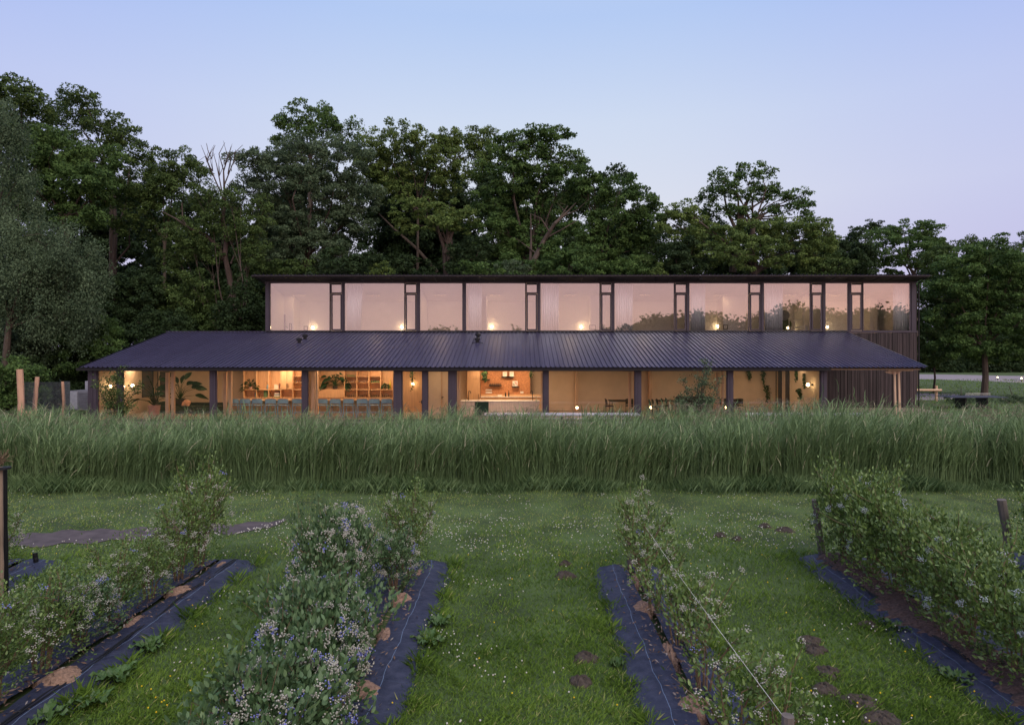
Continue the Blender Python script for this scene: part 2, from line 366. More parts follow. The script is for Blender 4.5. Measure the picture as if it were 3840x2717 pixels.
# flowering fringe along the dirt path
P = np.stack([np.interp(rng.random(260), np.linspace(0, 1, 41), PATHF[:, 0]), np.zeros(260), .04+.05*rng.random(260)], 1)
P = P[(P[:, 0] > -6.6)]; P[:, 1] = np.interp(P[:, 0], PATHF[:, 0], PATHF[:, 1])-.02-rng.random(len(P))*.35; n = len(P)
V, Fc, T = scatter(ICO[0], ICO[1], P, EYE3(n), .010+.007*rng.random(n), rng.random(n))
g = npmesh('clover_fringe', V, Fc, m_clov, tint=T); tag(g, 'thick band of white clover along the edge of the dirt path', 'flowers', kind='stuff')

# ================================================================= REEDS
def reed_height(x, y):
    hh = 1.62-.055*(y-18)+.16*np.sin(x*.8+y*.4)+.10*np.sin(x*2.3+1)+.05*np.sin(x*5.1)
    hh += .62*np.exp(-((x+3.9)/.75)**2-((y-20.5)/1.4)**2)+.28*np.exp(-((x-5.6)/1.2)**2-((y-20)/1.5)**2)+.30*np.exp(-((x-9.5)/3.2)**2)
    hh += .16*np.clip((x-6)/10, 0, 1)-.12*np.exp(-((x+9)/3)**2)
    return hh
def reeds(n, front):
    if front: y = 17.45+np.abs(rng.normal(size=n))*.7
    else: y = 17.6+rng.random(n)*9.2
    x = (rng.random(n)*2-1)*(.9*y+1.2)+.4
    y = y+.12*np.sin(x*2.1)+.1*np.sin(x*.7)
    hh = reed_height(x, y)*(.52+.50*rng.random(n)**.7)*np.where(rng.random(n) < .10, 1.2, 1)
    lean = rng.normal(size=(n, 2))*.08+np.stack([.04+.07*np.sin(x*.9+y), .05*np.sin(x*1.7)], 1)
    tone = .5+.5*patchy(x*.8, y*1.5)-.25
    parts = []
    # stem: a narrow 2-quad blade
    P = np.stack([x, y, np.zeros(n)], 1); d = np.stack([lean[:, 0], lean[:, 1], np.ones(n)], 1)
    STEM = ([(-.5, 0, 0), (.5, 0, 0), (.4, .5, .0), (-.4, .5, .0), (.1, 1, .03), (-.1, 1, .03)], [(0, 1, 2, 3), (3, 2, 4, 5)])
    fr = frames(d, np.stack([rng.normal(size=n)*.5, -np.ones(n), np.zeros(n)], 1))
    parts.append(scatter(*STEM, P, fr, np.stack([np.full(n, .012), hh*.97, hh], 1), np.clip(tone*.6+.25*rng.random(n), 0, .8)))
    LEAF = ([(-.5, 0, 0), (.5, 0, 0), (.5, .42, .02), (-.5, .42, .02), (.32, .76, -.10), (-.32, .76, -.10), (.03, 1, -.30), (-.03, 1, -.30)], [(0, 1, 2, 3), (3, 2, 4, 5), (5, 4, 6, 7)])
    nl = 4
    for k in range(nl):
        f = .30+.68*(k+rng.random(n))/nl
        a = rng.random(n)*2*math.pi; st = .25+.50*rng.random(n)
        dd = np.stack([np.cos(a)*st+lean[:, 0]*2+.12, np.sin(a)*st, np.ones(n)], 1)
        Pk = P+d*(hh*f)[:, None]; ln = (.28+.40*rng.random(n))*(1.15-.3*f)
        up = np.stack([-np.cos(a), -np.sin(a), np.full(n, .4)], 1)
        top = np.clip((Pk[:, 2]-.3)/1.5, 0, 1)
        tt = np.clip(-.05+.5*tone+.55*rng.random(n)+.08*top, 0, .86); tt = np.where(rng.random(n) < .05, 1., tt)
        parts.append(scatter(*LEAF, Pk, frames(dd, up), np.stack([.011+.015*rng.random(n), ln, ln], 1), tt))
    return join(parts)
V, Fc, T = join([reeds(6200, True), reeds(13000, False)])
g = npmesh('reed_bed', V, Fc, m_reed, tint=T); tag(g, 'wide band of tall green reeds between the lawn and the house', 'reeds', kind='stuff')
# long bank grass at the foot of the reeds
n = 42000; x = (rng.random(n)*2-1)*17+.3; y = 17.6+rng.normal(size=n)*.34+.12*np.sin(x*2.1)+.1*np.sin(x*.7); P = np.stack([x, y, np.zeros(n)], 1)
hh = (.26+.09*np.sin(x*1.3+np.sin(x*.7))+.06*np.sin(x*4.1+2*np.sin(x*1.9)))*(.35+1.15*rng.random(n)); P[:, 1] += .25*(rng.random(n)-.5)
V, T3, TT = blades(P, hh, np.full(n, .0075), .1+.35*rng.random(n), np.clip(-.05+.7*rng.random(n)+.12*np.sin(x*2.7), 0, .9)+.1*(rng.random(n) < .1))
g = npmesh('bank_grass', V, T3, m_reed, tint=np.clip(TT, 0, 1)); tag(g, 'yellowish long grass fringe at the foot of the reeds', 'grass', kind='stuff')
# plumes
n = 3600; y = 18+rng.random(n)*8.5; x = (rng.random(n)*2-1)*(.85*y); keep = patchy(x*.5+1, y*.7, 1.1) > .55; x, y = x[keep], y[keep]; n = len(x)
hz = reed_height(x, y)*(.92+.22*rng.random(n)); parts = []
for k in range(9):
    P = np.stack([x+.07*(k*.35)+rng.normal(size=n)*.02, y+rng.normal(size=n)*.02, hz-.018*k*k*.2+.02*k], 1)
    d = np.stack([.6+rng.normal(size=n)*.4, rng.normal(size=n)*.4, .5+rng.normal(size=n)*.4], 1)
    parts.append(scatter(*RHOMB, P, frames(d, rdir(n)), np.stack([np.full(n, .02), .07+.05*rng.random(n), np.full(n, .05)], 1), rng.random(n)))
V, Fc, T = join(parts)
g = npmesh('grass_plumes', V, Fc, m_reedtop, tint=T); tag(g, 'pale brownish seed plumes nodding over the reed tops', 'plumes', kind='stuff')
LOWGAIN, UPGAIN = .74, .76

# ================================================================= THE HOUSE
YE, YG, YU, YB = 32.9, 33.4, 41.1, 46.2                     # eave, ground-floor glazing, upper glazing, back wall
house = thing('house', 'long dark timber house with a corrugated lean-to roof and a glazed upper storey', 'house', (0, YU, 0))
XL, XR = X(332, YG), X(3099, YG)                            # glazed ground floor
RL, RR = -22.64, 20.97                                      # lean-to roof
UL, UR = X(996, YU), X(3439, YU)
# --- lean-to roof: metre-wide corrugated sheets with four raised ribs each
ze, zt = Z(1377, YE), Z(1246, YU)+.0
def roof_sheet(x0, w, ylo, yhi, zlo, zhi, lift=0):
    b = MB(); prof = []; nr = 4; p = w/nr
    for k in range(nr):
        o = x0+k*p; prof += [(o, 0), (o+p*.60, 0), (o+p*.65, .058), (o+p*.90, .058), (o+p*.96, 0)]
    prof.append((x0+w, 0)); th = .006
    for k in range(len(prof)-1):
        (xa, ha), (xb, hb) = prof[k], prof[k+1]
        A, B_, C_, D = (xa, ylo, zlo+ha+lift), (xb, ylo, zlo+hb+lift), (xb, yhi, zhi+hb+lift), (xa, yhi, zhi+ha+lift)
        b.quad(A, B_, C_, D)
        dn = lambda q: (q[0], q[1], q[2]-th)
        b.quad(dn(A), dn(D), dn(C_), dn(B_)); b.quad(dn(A), dn(B_), B_, A)
    return b
nsh = 44; w = (RR-RL)/nsh
s0 = obj('roof_sheet', roof_sheet(0, w-.004, YE, YU-.02, ze, zt), m_roof, house)
for k in range(nsh):
    o = s0 if k == 0 else s0.copy()
    if k: COL.objects.link(o); o.parent = house
    o.location = (RL+k*w, 0, .003*(k % 2))
s0me = s0.data
def gut(name, b, m=m_gut): return obj(name, b, m, house)
gut('roof_underside', MB().quad((RL+.05, YE+.06, ze-.05), (RL+.05, YU-.03, zt-.05), (RR-.05, YU-.03, zt-.05), (RR-.05, YE+.06, ze-.05)).quad((RL+.05, YE+.06, ze-.075), (RR-.05, YE+.06, ze-.075), (RR-.05, YU-.03, zt-.075), (RL+.05, YU-.03, zt-.075)), m_dark)
gut('eave_board', MB().box(XL-.35, XR+.02, YE+.07, YE+.12, ze-.17, ze-.03))  # near-black board and dark underside: shade of the eave gap put into the colour
gut('verge_trim', MB().quad((RL-.03, YE, ze-.02), (RL-.03, YU, zt-.02), (RL-.03, YU, zt+.05), (RL-.03, YE, ze+.05)).quad((RL, YE, ze+.052), (RL-.03, YE, ze+.05), (RL-.03, YU, zt+.05), (RL, YU, zt+.052)))
gut('verge_trim', MB().quad((RR+.03, YE, ze-.02), (RR+.03, YE, ze+.05), (RR+.03, YU, zt+.05), (RR+.03, YU, zt-.02)).quad((RR, YE, ze+.052), (RR, YU, zt+.052), (RR+.03, YU, zt+.05), (RR+.03, YE, ze+.05)))
gut('ridge_cap', MB().box(RL-.03, UL-.02, YU-.12, YU+.10, zt+.035, zt+.075), m_roof)
gut('flashing', MB().quad((UL, YU-.16, zt+.03), (X(3178, YU), YU-.16, zt+.03), (X(3178, YU), YU-.03, zt+.10), (UL, YU-.03, zt+.10)))
# --- ground floor shell
obj('floor_slab', MB().box(XL+.05, UR-.1, YG-.03, YB, .031, .06), m_floor, house)
obj('interior_wall', MB().box(XL+.25, XR-.25, 39.4, 39.55, .061, 3.35), m_beige, house)
obj('ceiling', MB().box(XL+.2, XR-.2, YG+.16, YU-.2, 2.90, 2.96), m_ply, house)
obj('end_wall', MB().box(XL-.0, XL+.12, YG+.15, YU-.2, .03, ze-.1), m_frame, house)
obj('interior_wall', MB().box(XL+.125, XL+.2, YG+.16, 39.39, .061, 2.89), m_beige, house)
obj('end_wall', MB().box(XR-.12, XR, YG+.15, YU-.2, .03, ze-.08), m_frame, house)
obj('interior_wall', MB().box(XR-.2, XR-.125, YG+.16, 39.39, .061, 2.89), m_beige, house)
obj('rear_wall', MB().box(XL, UL-.1, YU-.18, YU-.05, .03, zt-.1), m_frame, house)
# lintel and sill over the glazing
zl = Z(1379, YG); zg = Z(1387, YG)
obj('lintel', MB().box(XL-.02, XR+.01, YG-.02, YG+.13, zg, zl+.01), m_frame, house)
obj('sill_beam', MB().box(XL-.02, XR+.01, YG-.02, YG+.13, .031, .11), m_frame, house)
# mullions of the ground floor
MUL = [(332, 364), (440, 458), (789, 809), (1134, 1152), (1478, 1505), (1586, 1602), (1684, 1710), (2038, 2055), (2382, 2402), (2728, 2747), (3078, 3099)]
for a, b in MUL:
    q = MB(); xa, xb = X(a, YG), X(b, YG)
    if b-a > 19 or b < 1000:
        q.box(xa, xb, YG-.06, YG+.14, .112, zg-.002)
    else: q.box(xa, xb, YG-.06, YG+.14, .112, zg-.002)
    q.box(xa+(xb-xa)*.42, xa+(xb-xa)*.58, YG-.085, YG-.061, .112, zg-.004)
    obj('mullion', q, m_frame, house)
def window(px0, px1, py0, py1, Y, fw, glass, name='window', d=.10, fm=m_frame):
    x0, x1, z0, z1 = X(px0, Y), X(px1, Y), Z(py1, Y), Z(py0, Y)
    b = MB().box(x0-fw, x1+fw, Y, Y+d, z1, z1+fw).box(x0-fw, x1+fw, Y, Y+d, z0-fw, z0).box(x0-fw, x0, Y, Y+d, z0, z1).box(x1, x1+fw, Y, Y+d, z0, z1)
    f = obj(name, b, fm, house)
    obj('pane', MB().box(x0+.001, x1-.001, Y+.045, Y+.065, z0+.001, z1-.001), glass, f)
    return f
for a, b in [(364, 440), (458, 789), (809, 1134), (1152, 1478), (1710, 2038), (2055, 2382), (2402, 2728), (2747, 3078)]:
    fw = .045; p = fw*F/YG
    window(a+p+.3, b-p-.3, 1387+p+.4, 1576-p, YG+.01, fw, m_glass_l)
# the two glazed doors in the narrow bays
for a, b, hs in [(1505, 1586, 1), (1602, 1684, 0)]:
    p = .05*F/YG
    f = window(a+p+.3, b-p-.3, 1389+p, 1574-p, YG+.01, .05, m_glass_l, 'glass_door')
    if hs:
        x = X(b-5, YG); obj('handle', MB().tube([(x, YG-.07, 1.08), (x-.13, YG-.07, 1.08)], .012, 6).box(x-.015, x+.02, YG-.06, YG+.008, .98, 1.16), m_blk, f)
# inside the lean-to: paired timber posts with a bracket on top
YP = 35.0
for pa in [(620, 632, 641, 652), (837, 848, 857, 867), (1167, 1181, 1184, 1190), (1708, 1713, 1716, 1724), (2029, 2034, 2034.5, 2036), (2357, 2367, 2377, 2383), (2685, 2698, 2709, 2714)]:
    a, b, c, d = pa
    f = obj('post', MB().box(X(a, YP), X(b, YP), YP, YP+.16, .061, 2.55), m_wood, house)
    obj('post', MB().box(X(c, YP-.4), X(d, YP-.4), YP-.4, YP-.24, .061, 2.88), m_wood, house)
    xb = X(a-18, YP); xe = X(c, YP)
    q = MB(); y0, y1 = YP-.22, YP-.02
    pr = [(xb-.75, 2.88), (xb-.7, 2.75), (xb, 2.60), (xe, 2.60), (xe+.1, 2.88)]
    k = len(q.v); q.v += [(x, y0, z) for x, z in pr]+[(x, y1, z) for x, z in pr]; q.f += [tuple(range(k, k+5)), tuple(range(k+5, k+10))[::-1]]
    for j in range(5): q.f.append((k+j, k+5+j, k+5+(j+1) % 5, k+(j+1) % 5))
    obj('bracket', q, m_wood, house)
# porch on the right: beam, bracket and a leaning pair of posts
obj('porch_beam', MB().pbox(3100, 3452, 1374, 1386, YG-.3, .16), m_wood, house)
obj('porch_beam', MB().box(X(3340, YG)-.1, X(3428, YG), YG+.07, YG+.2, Z(1391, YG), Z(1383, YG)), m_wood, house)
xa = X(3345, YG); q = MB(); pr = [(xa-.3, Z(1384, YG)-.12), (xa+.55, Z(1384, YG)-.12), (xa+.5, Z(1396, YG)), (xa+.2, Z(1404, YG)), (xa-.2, Z(1398, YG))]
k = 0; y0, y1 = YG+.08, YG+.18; q.v += [(x, y0, z) for x, z in pr]+[(x, y1, z) for x, z in pr]; q.f += [(4, 3, 2, 1, 0), (5, 6, 7, 8, 9)]
for j in range(5): q.f.append((j, (j+1) % 5, 5+(j+1) % 5, 5+j))
obj('porch_bracket', q, m_wood, house)
for a, b in [(3352, 3360), (3368, 3376)]:
    xa, xb = X(a, YG), X(b, YG)
    obj('porch_post', MB().tube([(xa+.09, YG, 0.02), (xa+.03, YG, 2.62)], [.062, .055], 8), m_wood, house)
# --- upright charred boards, each one a board
def boards(x0, x1, Y, z0f, z1f, back=.03):
    x = x0; k = 0
    widths = [.16, .10, .13, .19, .09, .15]
    while x < x1-.02:
        w = min(widths[(k*7+k//3) % 6], x1-x); d = [.03, .018, .04, .024][(k*5) % 4]
        xm = x+w/2
        b = obj('board', MB().box(x+.011, x+w-.011, Y-d, Y-.001, z0f(xm), z1f(xm)), m_board, house); x += w; k += 1
bt = Z(1248, YU)
roofz = lambda x: zt                                       # the lean-to roof meets the wall along its full width
obj('wall_core', MB().box(XR-.3, UR-.06, YU, YU+.15, .02, bt), m_gut, house)
boards(XR+.05, X(3178, YU), YU, lambda x: .05, lambda x: zt-.12)
boards(X(3178, YU), UR, YU, lambda x: .05, lambda x: bt)
obj('side_wall', MB().box(UR-.055, UR-.002, YU+.001, YB+.1, .02, bt+3), m_board, house)
obj('side_wall', MB().box(UL+.002, UL+.055, YU+.15, YB+.1, .02, bt+3), m_board, house)
obj('rear_wall', MB().box(UL, UR, YB+.11, YB+.2, .02, bt+2.4), m_board, house)
# --- upper storey
z0u, z1u = Z(1247, YU), Z(1055, YU)
obj('upper_sill', MB().box(UL, UR, YU-.05, YU+.12, z0u, Z(1240, YU)), m_frame, house)
obj('upper_head', MB().box(UL, UR, YU-.05, YU+.12, Z(1060, YU), z1u), m_frame, house)
obj('upper_floor', MB().box(UL+.06, UR-.06, YU+.02, YB, 4.42, 4.6), m_floor, house)
W_ = [(1013, 1236), (1292, 1516), (1574.5, 1734), (1747, 1969.6), (2026.5, 2249), (2304, 2528), (2585, 2807), (2864.6, 3038.6), (3095.6, 3180), (3238, 3413.7)]
C_ = [(1243, 1280), (1522, 1560), (1976, 2012.5), (2256, 2292), (2534.6, 2572.5), (2814, 2851.5), (3045, 3083), (3193, 3231.5)]
fw = .055; p = fw*F/YU
for a, b in W_: window(a+.5, b-.5, 1061+p*.2, 1238.5, YU-.02, fw, m_glass_u)
for a, b in C_:
    window(a, b, 1067, 1096, YU-.03, .045, m_glass_u, 'vent_window')
    window(a+3.5, b-3.5, 1106, 1233.5, YU-.03, .075, m_glass_u, 'casement_window')
    obj('trickle_vent', MB().box(X(a, YU), X(b, YU), YU-.075, YU-.031, Z(1065, YU)+.0, Z(1062, YU)), m_blk, house)
solid = sorted([(a-3.4, b+3.4) for a, b in W_]+[(a-2.8, b+2.8) for a, b in C_]); prev = 996
for a, b in solid+[(3434, 3440)]:
    if a-prev > .8: obj('upper_mullion', MB().box(X(prev, YU)+.002, X(a, YU)-.002, YU-.045, YU+.1, Z(1239.8, YU), Z(1060.2, YU)), m_frame, house)
    prev = max(prev, b)
# roof of the upper storey: falls to the back, soffit shows
YR = 39.95; zr = Z(1031, YR); sl = -.16
rl, rr = X(944, YR), X(3486, YR)
zz = lambda y: zr+sl*(y-YR)
def slab(x0, x1, y0, y1, o0, o1):
    b = MB(); k = [(x0, y0, zz(y0)+o0), (x1, y0, zz(y0)+o0), (x1, y1, zz(y1)+o0), (x0, y1, zz(y1)+o0), (x0, y0, zz(y0)+o1), (x1, y0, zz(y0)+o1), (x1, y1, zz(y1)+o1), (x0, y1, zz(y1)+o1)]
    b.v = k; b.f = [(0, 3, 2, 1), (4, 5, 6, 7), (0, 1, 5, 4), (1, 2, 6, 5), (2, 3, 7, 6), (3, 0, 4, 7)]; return b
obj('soffit', slab(rl+.05, rr-.05, YR+.12, YB+.7, -.09, -.07), m_dark, house)
for k in range(46):
    x = rl+.2+k*(rr-rl-.4)/45; obj('rafter', slab(x-.03, x+.03, YR+.13, YU-.04, -.13, -.092), m_gut, house)
obj('fascia', MB().box(rl, rr, YR+.06, YR+.11, zr-.14, zr-.035), m_gut, house)
gm = mat('gutter_face', (.035, .028, .032), .4, .3)
obj('gutter', MB().box(rl-.02, rr+.02, YR-.06, YR+.058, zr-.075, zr-.02), gm, house)
nu = 42; wu = (rr-rl)/nu
s1 = obj('upper_roof_sheet', roof_sheet(0, wu-.004, YR-.02, YB+.8, zz(YR-.02), zz(YB+.8), -.008), m_roof, house)
for k in range(nu):
    o = s1 if k == 0 else s1.copy()
    if k: COL.objects.link(o); o.parent = house
    o.location = (rl+k*wu, 0, 0)
# frieze between window head and soffit
obj('frieze', MB().box(UL, UR, YU-.03, YU+.1, z1u+.002, zz(YU)-.095), m_board, house)
obj('downpipe', MB().tube([(UR+.06, YU-.08, zz(YU)-.2), (UR+.06, YU-.08, .1)], .04, 8).tube([(UR+.02, YR+.1, zr-.1), (UR+.06, YU-.08, zz(YU)-.2)], .04, 8), m_gut, house)
# rooms upstairs: ceiling falls to the back, white walls and partitions
zc = lambda y: Z(1058, YU)-.225*(y-YU)
b = MB(); b.v = [(UL+.06, YU+.12, zc(YU)), (UR-.06, YU+.12, zc(YU)), (UR-.06, YB, zc(YB)), (UL+.06, YB, zc(YB)), (UL+.06, YU+.12, zc(YU)+.05), (UR-.06, YU+.12, zc(YU)+.05), (UR-.06, YB, zc(YB)+.05), (UL+.06, YB, zc(YB)+.05)]
b.f = [(0, 3, 2, 1), (4, 5, 6, 7), (0, 1, 5, 4), (1, 2, 6, 5), (2, 3, 7, 6), (3, 0, 4, 7)]; obj('upper_ceiling', b, m_white, house)
def upwall(x0, x1, y0, y1, m=m_white, name='partition_wall'):
    b = MB(); b.v = [(x0, y0, 4.601), (x1, y0, 4.601), (x1, y1, 4.601), (x0, y1, 4.601), (x0, y0, zc(y0)-.002), (x1, y0, zc(y0)-.002), (x1, y1, zc(y1)-.002), (x0, y1, zc(y1)-.002)]
    b.f = [(0, 3, 2, 1), (4, 5, 6, 7), (0, 1, 5, 4), (1, 2, 6, 5), (2, 3, 7, 6), (3, 0, 4, 7)]; obj(name, b, m, house)
YW = 45.2
for a, b_ in [(1030, 1148), (1160, 1470), (1480, 1560), (1580, 1740), (1750, 2200), (2210, 2480), (2495, 2718), (2735, 2955), (3010, 3105), (3120, 3260), (3330, 3405)]: pass
upwall(UL+.08, UR-.08, YW, YW+.12, name='upper_back_wall')
upwall(UL+.07, UL+.16, YU+.14, YW-.01)
upwall(UR-.16, UR-.07, YU+.14, YW-.01)
for px in (1565, 1740, 2020, 2297, 2580, 2857, 3088): upwall(X(px, YU)-.06, X(px, YU)+.06, YU+.14, YW-.01)
# bathroom blocks project from the back wall beside some beds
for a, b_, yy in [(1010, 1100, 43.9), (1822, 1826, 43.6), (2215, 2290, 43.9), (2712, 2800, 43.9), (3010, 3080, 43.7), (3262, 3290, 44.2)]:
    upwall(X(a, yy), X(b_, yy), yy, YW-.01)
for px in (1143,): obj('upper_door', MB().pbox(px-9, px+17, 1165, 1250, YW-.06, .05), m_white, house)

# roof vents on the lean-to
def onroof(px, py):                                        # point of the lean-to roof seen at this pixel
    s = (zt-ze)/(YU-YE); k = (CY-py)/F                     # H + k*Y = ze + s*(Y-YE)
    Y = (H-ze+s*YE)/(s-k); return X(px, Y), Y, H+k*Y
for i, (px, py, lb) in enumerate([(1122, 1290, 'lower black flue cowl of the left pair on the lean-to roof'), (1144, 1276, 'upper black flue cowl of the left pair on the lean-to roof'), (1790, 1289, 'lower black flue cowl of the middle pair, with two guy hooks'), (1793, 1272, 'upper black flue cowl of the middle pair on the lean-to roof')]):
    x, y, z = onroof(px, py)
    t = thing('roof_vent', lb, 'roof vent', (x, y, z), 'flue cowls on the lean-to roof')
    obj('pipe', MB().lathe((x, y, z-.05), [(.10, 0), (.10, .28)], 12), m_blk, t)
    obj('cowl', MB().lathe((x, y, z+.2), [(.13, 0), (.17, .02), (.17, .13), (.05, .19)], 14), m_blk, t)
    obj('collar', MB().lathe((x, y, z-.02), [(.2, 0), (.13, .07)], 12), m_roof, t)
    if i == 2:
        for s_ in (-1, 1): obj('hook', MB().tube([(x, y, z+.12), (x+s_*.32, y, z+.06), (x+s_*.33, y, z-.02)], .02, 5), m_blk, t)

# ================================================================= FURNISHING, ground floor
YS = 38.6
def shelf_unit(label, divs, top, mid, bot, Y, depth, doors=()):
    x0, x1 = X(divs[0], Y), X(divs[-1], Y); zb, zm, ztp = Z(bot, Y), Z(mid, Y), 2.85
    t = thing('shelf_unit', label, 'shelf unit', ((x0+x1)/2, Y, .061))
    obj('back_panel', MB().box(x0, x1, Y+depth, Y+depth+.03, .07, ztp), m_ply, t)
    for d in divs:
        x = X(d, Y); obj('upright', MB().box(x-.02, x+.02, Y, Y+depth-.002, zb+.02, ztp), m_ply, t)
    for k in range(len(divs)-1):
        a, b = X(divs[k], Y)+.021, X(divs[k+1], Y)-.021
        for z in (zm, ): obj('shelf', MB().box(a, b, Y+.005, Y+depth-.002, z-.018, z+.018), m_ply, t)
    obj('shelf', MB().box(x0-.02, x1+.02, Y-.01, Y+depth-.002, zb-.02, zb+.018), m_ply, t)
    for k, (a, b, z0, z1) in enumerate(doors):
        f = obj('cupboard_door', MB().pbox(a, b, z0, z1, Y-.025, .023), m_ply, t)
    obj('base_cabinet', MB().box(x0, x1, Y+.02, Y+depth, .071, zb-.022), m_ply, t)
    return t
su1 = shelf_unit('birch ply shelf wall with a fern and books behind the left bar counter', [913, 961, 1007, 1052, 1098, 1144], 1388, 1460.5, 1491, YS, .4, [(1054, 1074.5, 1380, 1459), (1075.5, 1096, 1380, 1459)])
for px in (1077, 1081):
    x = X(px, YS); obj('cupboard_handle', MB().tube([(x, YS-.05, Z(1456, YS)), (x, YS-.05, Z(1436, YS))], .012, 6), m_blk, su1)
for z in (1411, 1434): obj('shelf', MB().box(X(1100, YS), X(1143, YS), YS+.02, YS+.38, Z(z, YS)-.01, Z(z, YS)+.01), m_ply, su1)
su2 = shelf_unit('birch ply shelf wall filled with glasses behind the right bar counter', [1193, 1291, 1337, 1383, 1427, 1474], 1388, 1460.5, 1491, YS, .4, [(1195, 1240, 1461.5, 1490), (1241, 1289.5, 1461.5, 1490)])
for a, b, zs in [(1293, 1336, (1411, 1434)), (1339, 1381, (1411, 1434)), (1385, 1426, (1411, 1434))]:
    for z in zs: obj('shelf', MB().box(X(a, YS), X(b, YS), YS+.02, YS+.38, Z(z, YS)-.01, Z(z, YS)+.01), m_ply, su2)
# glasses
def glass_proto():
    o = obj('drinking_glass', MB().lathe((0, 0, 0), [(.026, 0), (.034, .13), (.030, .13), (.022, .01)], 10), m_drink, None, (0, 0, 0)); return o
gl = None
spots = [(1300+7.5*i, 1489) for i in range(5)]+[(1344+7*i, 1489) for i in range(5)]+[(1390+7*i, 1489) for i in range(5)]+[(1434+7*i, 1489) for i in range(5)]
spots += [(1302+8*i, 1432) for i in range(4)]+[(1347+8*i, 1432) for i in range(4)]+[(1392+8*i, 1432) for i in range(4)]+[(1109+8*i, 1432) for i in range(4)]
for i, (px, py) in enumerate(spots):
    if gl is None: gl = glass_proto(); o = gl
    else: o = gl.copy(); COL.objects.link(o)
    up = py < 1450
    o.location = (X(px, YS), YS+.15, Z(py, YS)-.005 if not up else Z(1434, YS)+.012); o.scale = (1.05, 1.05, 1.25 if not up else .95)
    if py > 1450: o.location.z = Z(1491, YS)+.02
    o5 = ['first', 'second', 'third', 'fourth', 'fifth']; q = i % 5 if i < 20 else (i-20) % 4
    if i < 20: lb = f'{o5[q]} glass from the left in the {o5[i//5]} lower compartment of the right shelf wall'
    elif px > 1290: lb = f'{o5[q]} glass from the left in the {o5[(i-20)//4]} upper compartment of the right shelf wall'
    else: lb = f'{o5[q]} glass from the left in the last compartment of the left shelf wall'
    tag(o, lb, 'glass', 'glasses on the shelf walls')
# crates of small green bottles
m_green = mat('green_bottles', (.02, .10, .02), .3)
for px, z0, lb in [(1301, 1411, 'row of small green bottles on the top shelf left of the glasses'), (1391, 1434, 'row of small green bottles on the middle shelf above the tumblers')]:
    b = MB(); zz0 = Z(z0, YS)+.011
    for i in range(9): b.lathe((X(px, YS)+.06*i, YS+.1, zz0), [(.024, 0), (.024, .06), (.01, .08), (.01, .10)], 8)
    tag(obj('bottle_row', b, m_green, None, (X(px, YS), YS+.1, zz0)), lb, 'bottles', kind='stuff')
# books, vases and small things on the left shelves
def box_thing(name, label, cat, px0, px1, py0, py1, Y, d, m, group=None, bev=0):
    x0, x1 = X(px0, Y), X(px1, Y); z0, z1 = Z(py1, Y), Z(py0, Y)
    return tag(obj(name, MB().box(x0, x1, Y, Y+d, z0, z1), m, None, ((x0+x1)/2, Y+d/2, z0)), label, cat, group)
m_b1 = mat('book_blue', (.10, .16, .22)); m_b2 = mat('book_red', (.22, .08, .07)); m_b3 = mat('book_green', (.10, .18, .08)); m_b4 = mat('book_cream', (.62, .55, .45))
for k, (a, b, m, w) in enumerate([(953, 955, m_b2, 'dark red'), (955.3, 957, m_b1, 'blue'), (957.3, 959, m_b3, 'green')]):
    box_thing('book', w+' book standing in the lower left compartment beside the fern', 'book', a, b, 1471, 1490.6, YS+.1, .2, m)
box_thing('book', 'square book with a landscape cover leaning in the second lower compartment', 'book', 989, 1002, 1464, 1490.6, YS+.12, .04, m_b3)
box_thing('book', 'square picture book with a pale cover and dark dots in the third compartment', 'book', 1028, 1043, 1441, 1459.6, YS+.1, .04, m_b4)
box_thing('book', 'slim dark book upright beside the dotted picture book', 'book', 1046, 1049, 1437, 1459.6, YS+.1, .18, m_b2)
for k, (m, c) in enumerate([(m_b3, 'green'), (m_b4, 'cream'), (m_b1, 'blue'), (m_b4, 'pale'), (m_b2, 'red')]):
    box_thing('book', ['lowest', 'second lowest', 'middle', 'second highest', 'topmost'][k]+' book of the flat stack under the dotted picture book, '+c, 'book', 1027+k*.7, 1049-k*.8, 1490.4-(k+1)*4.4, 1490.4-k*4.4-.2, YS+.08, .25, m)
t = thing('vase', 'slim blue vase with a twig on the second upper compartment', 'vase', (X(999, YS), YS+.2, Z(1459, YS)))
obj('body', MB().lathe((X(999, YS), YS+.2, Z(1459.3, YS)), [(.05, 0), (.08, .08), (.06, .2), (.025, .26), (.03, .30)], 12), m_blue, t)
obj('twig', MB().tube([(X(999, YS), YS+.2, Z(1445, YS)), (X(992, YS), YS+.2, Z(1428, YS))], .008, 4), m_twig, t)
t = thing('vase', 'tall slim yellow bottle vase at the right end of the right shelf wall', 'vase', (X(1461, YS), YS+.2, Z(1459, YS)))
obj('body', MB().lathe((X(1461, YS), YS+.2, Z(1459.3, YS)), [(.05, 0), (.055, .25), (.02, .45), (.02, .62)], 12), mat('yellow_glass', (.5, .4, .03), .3), t)

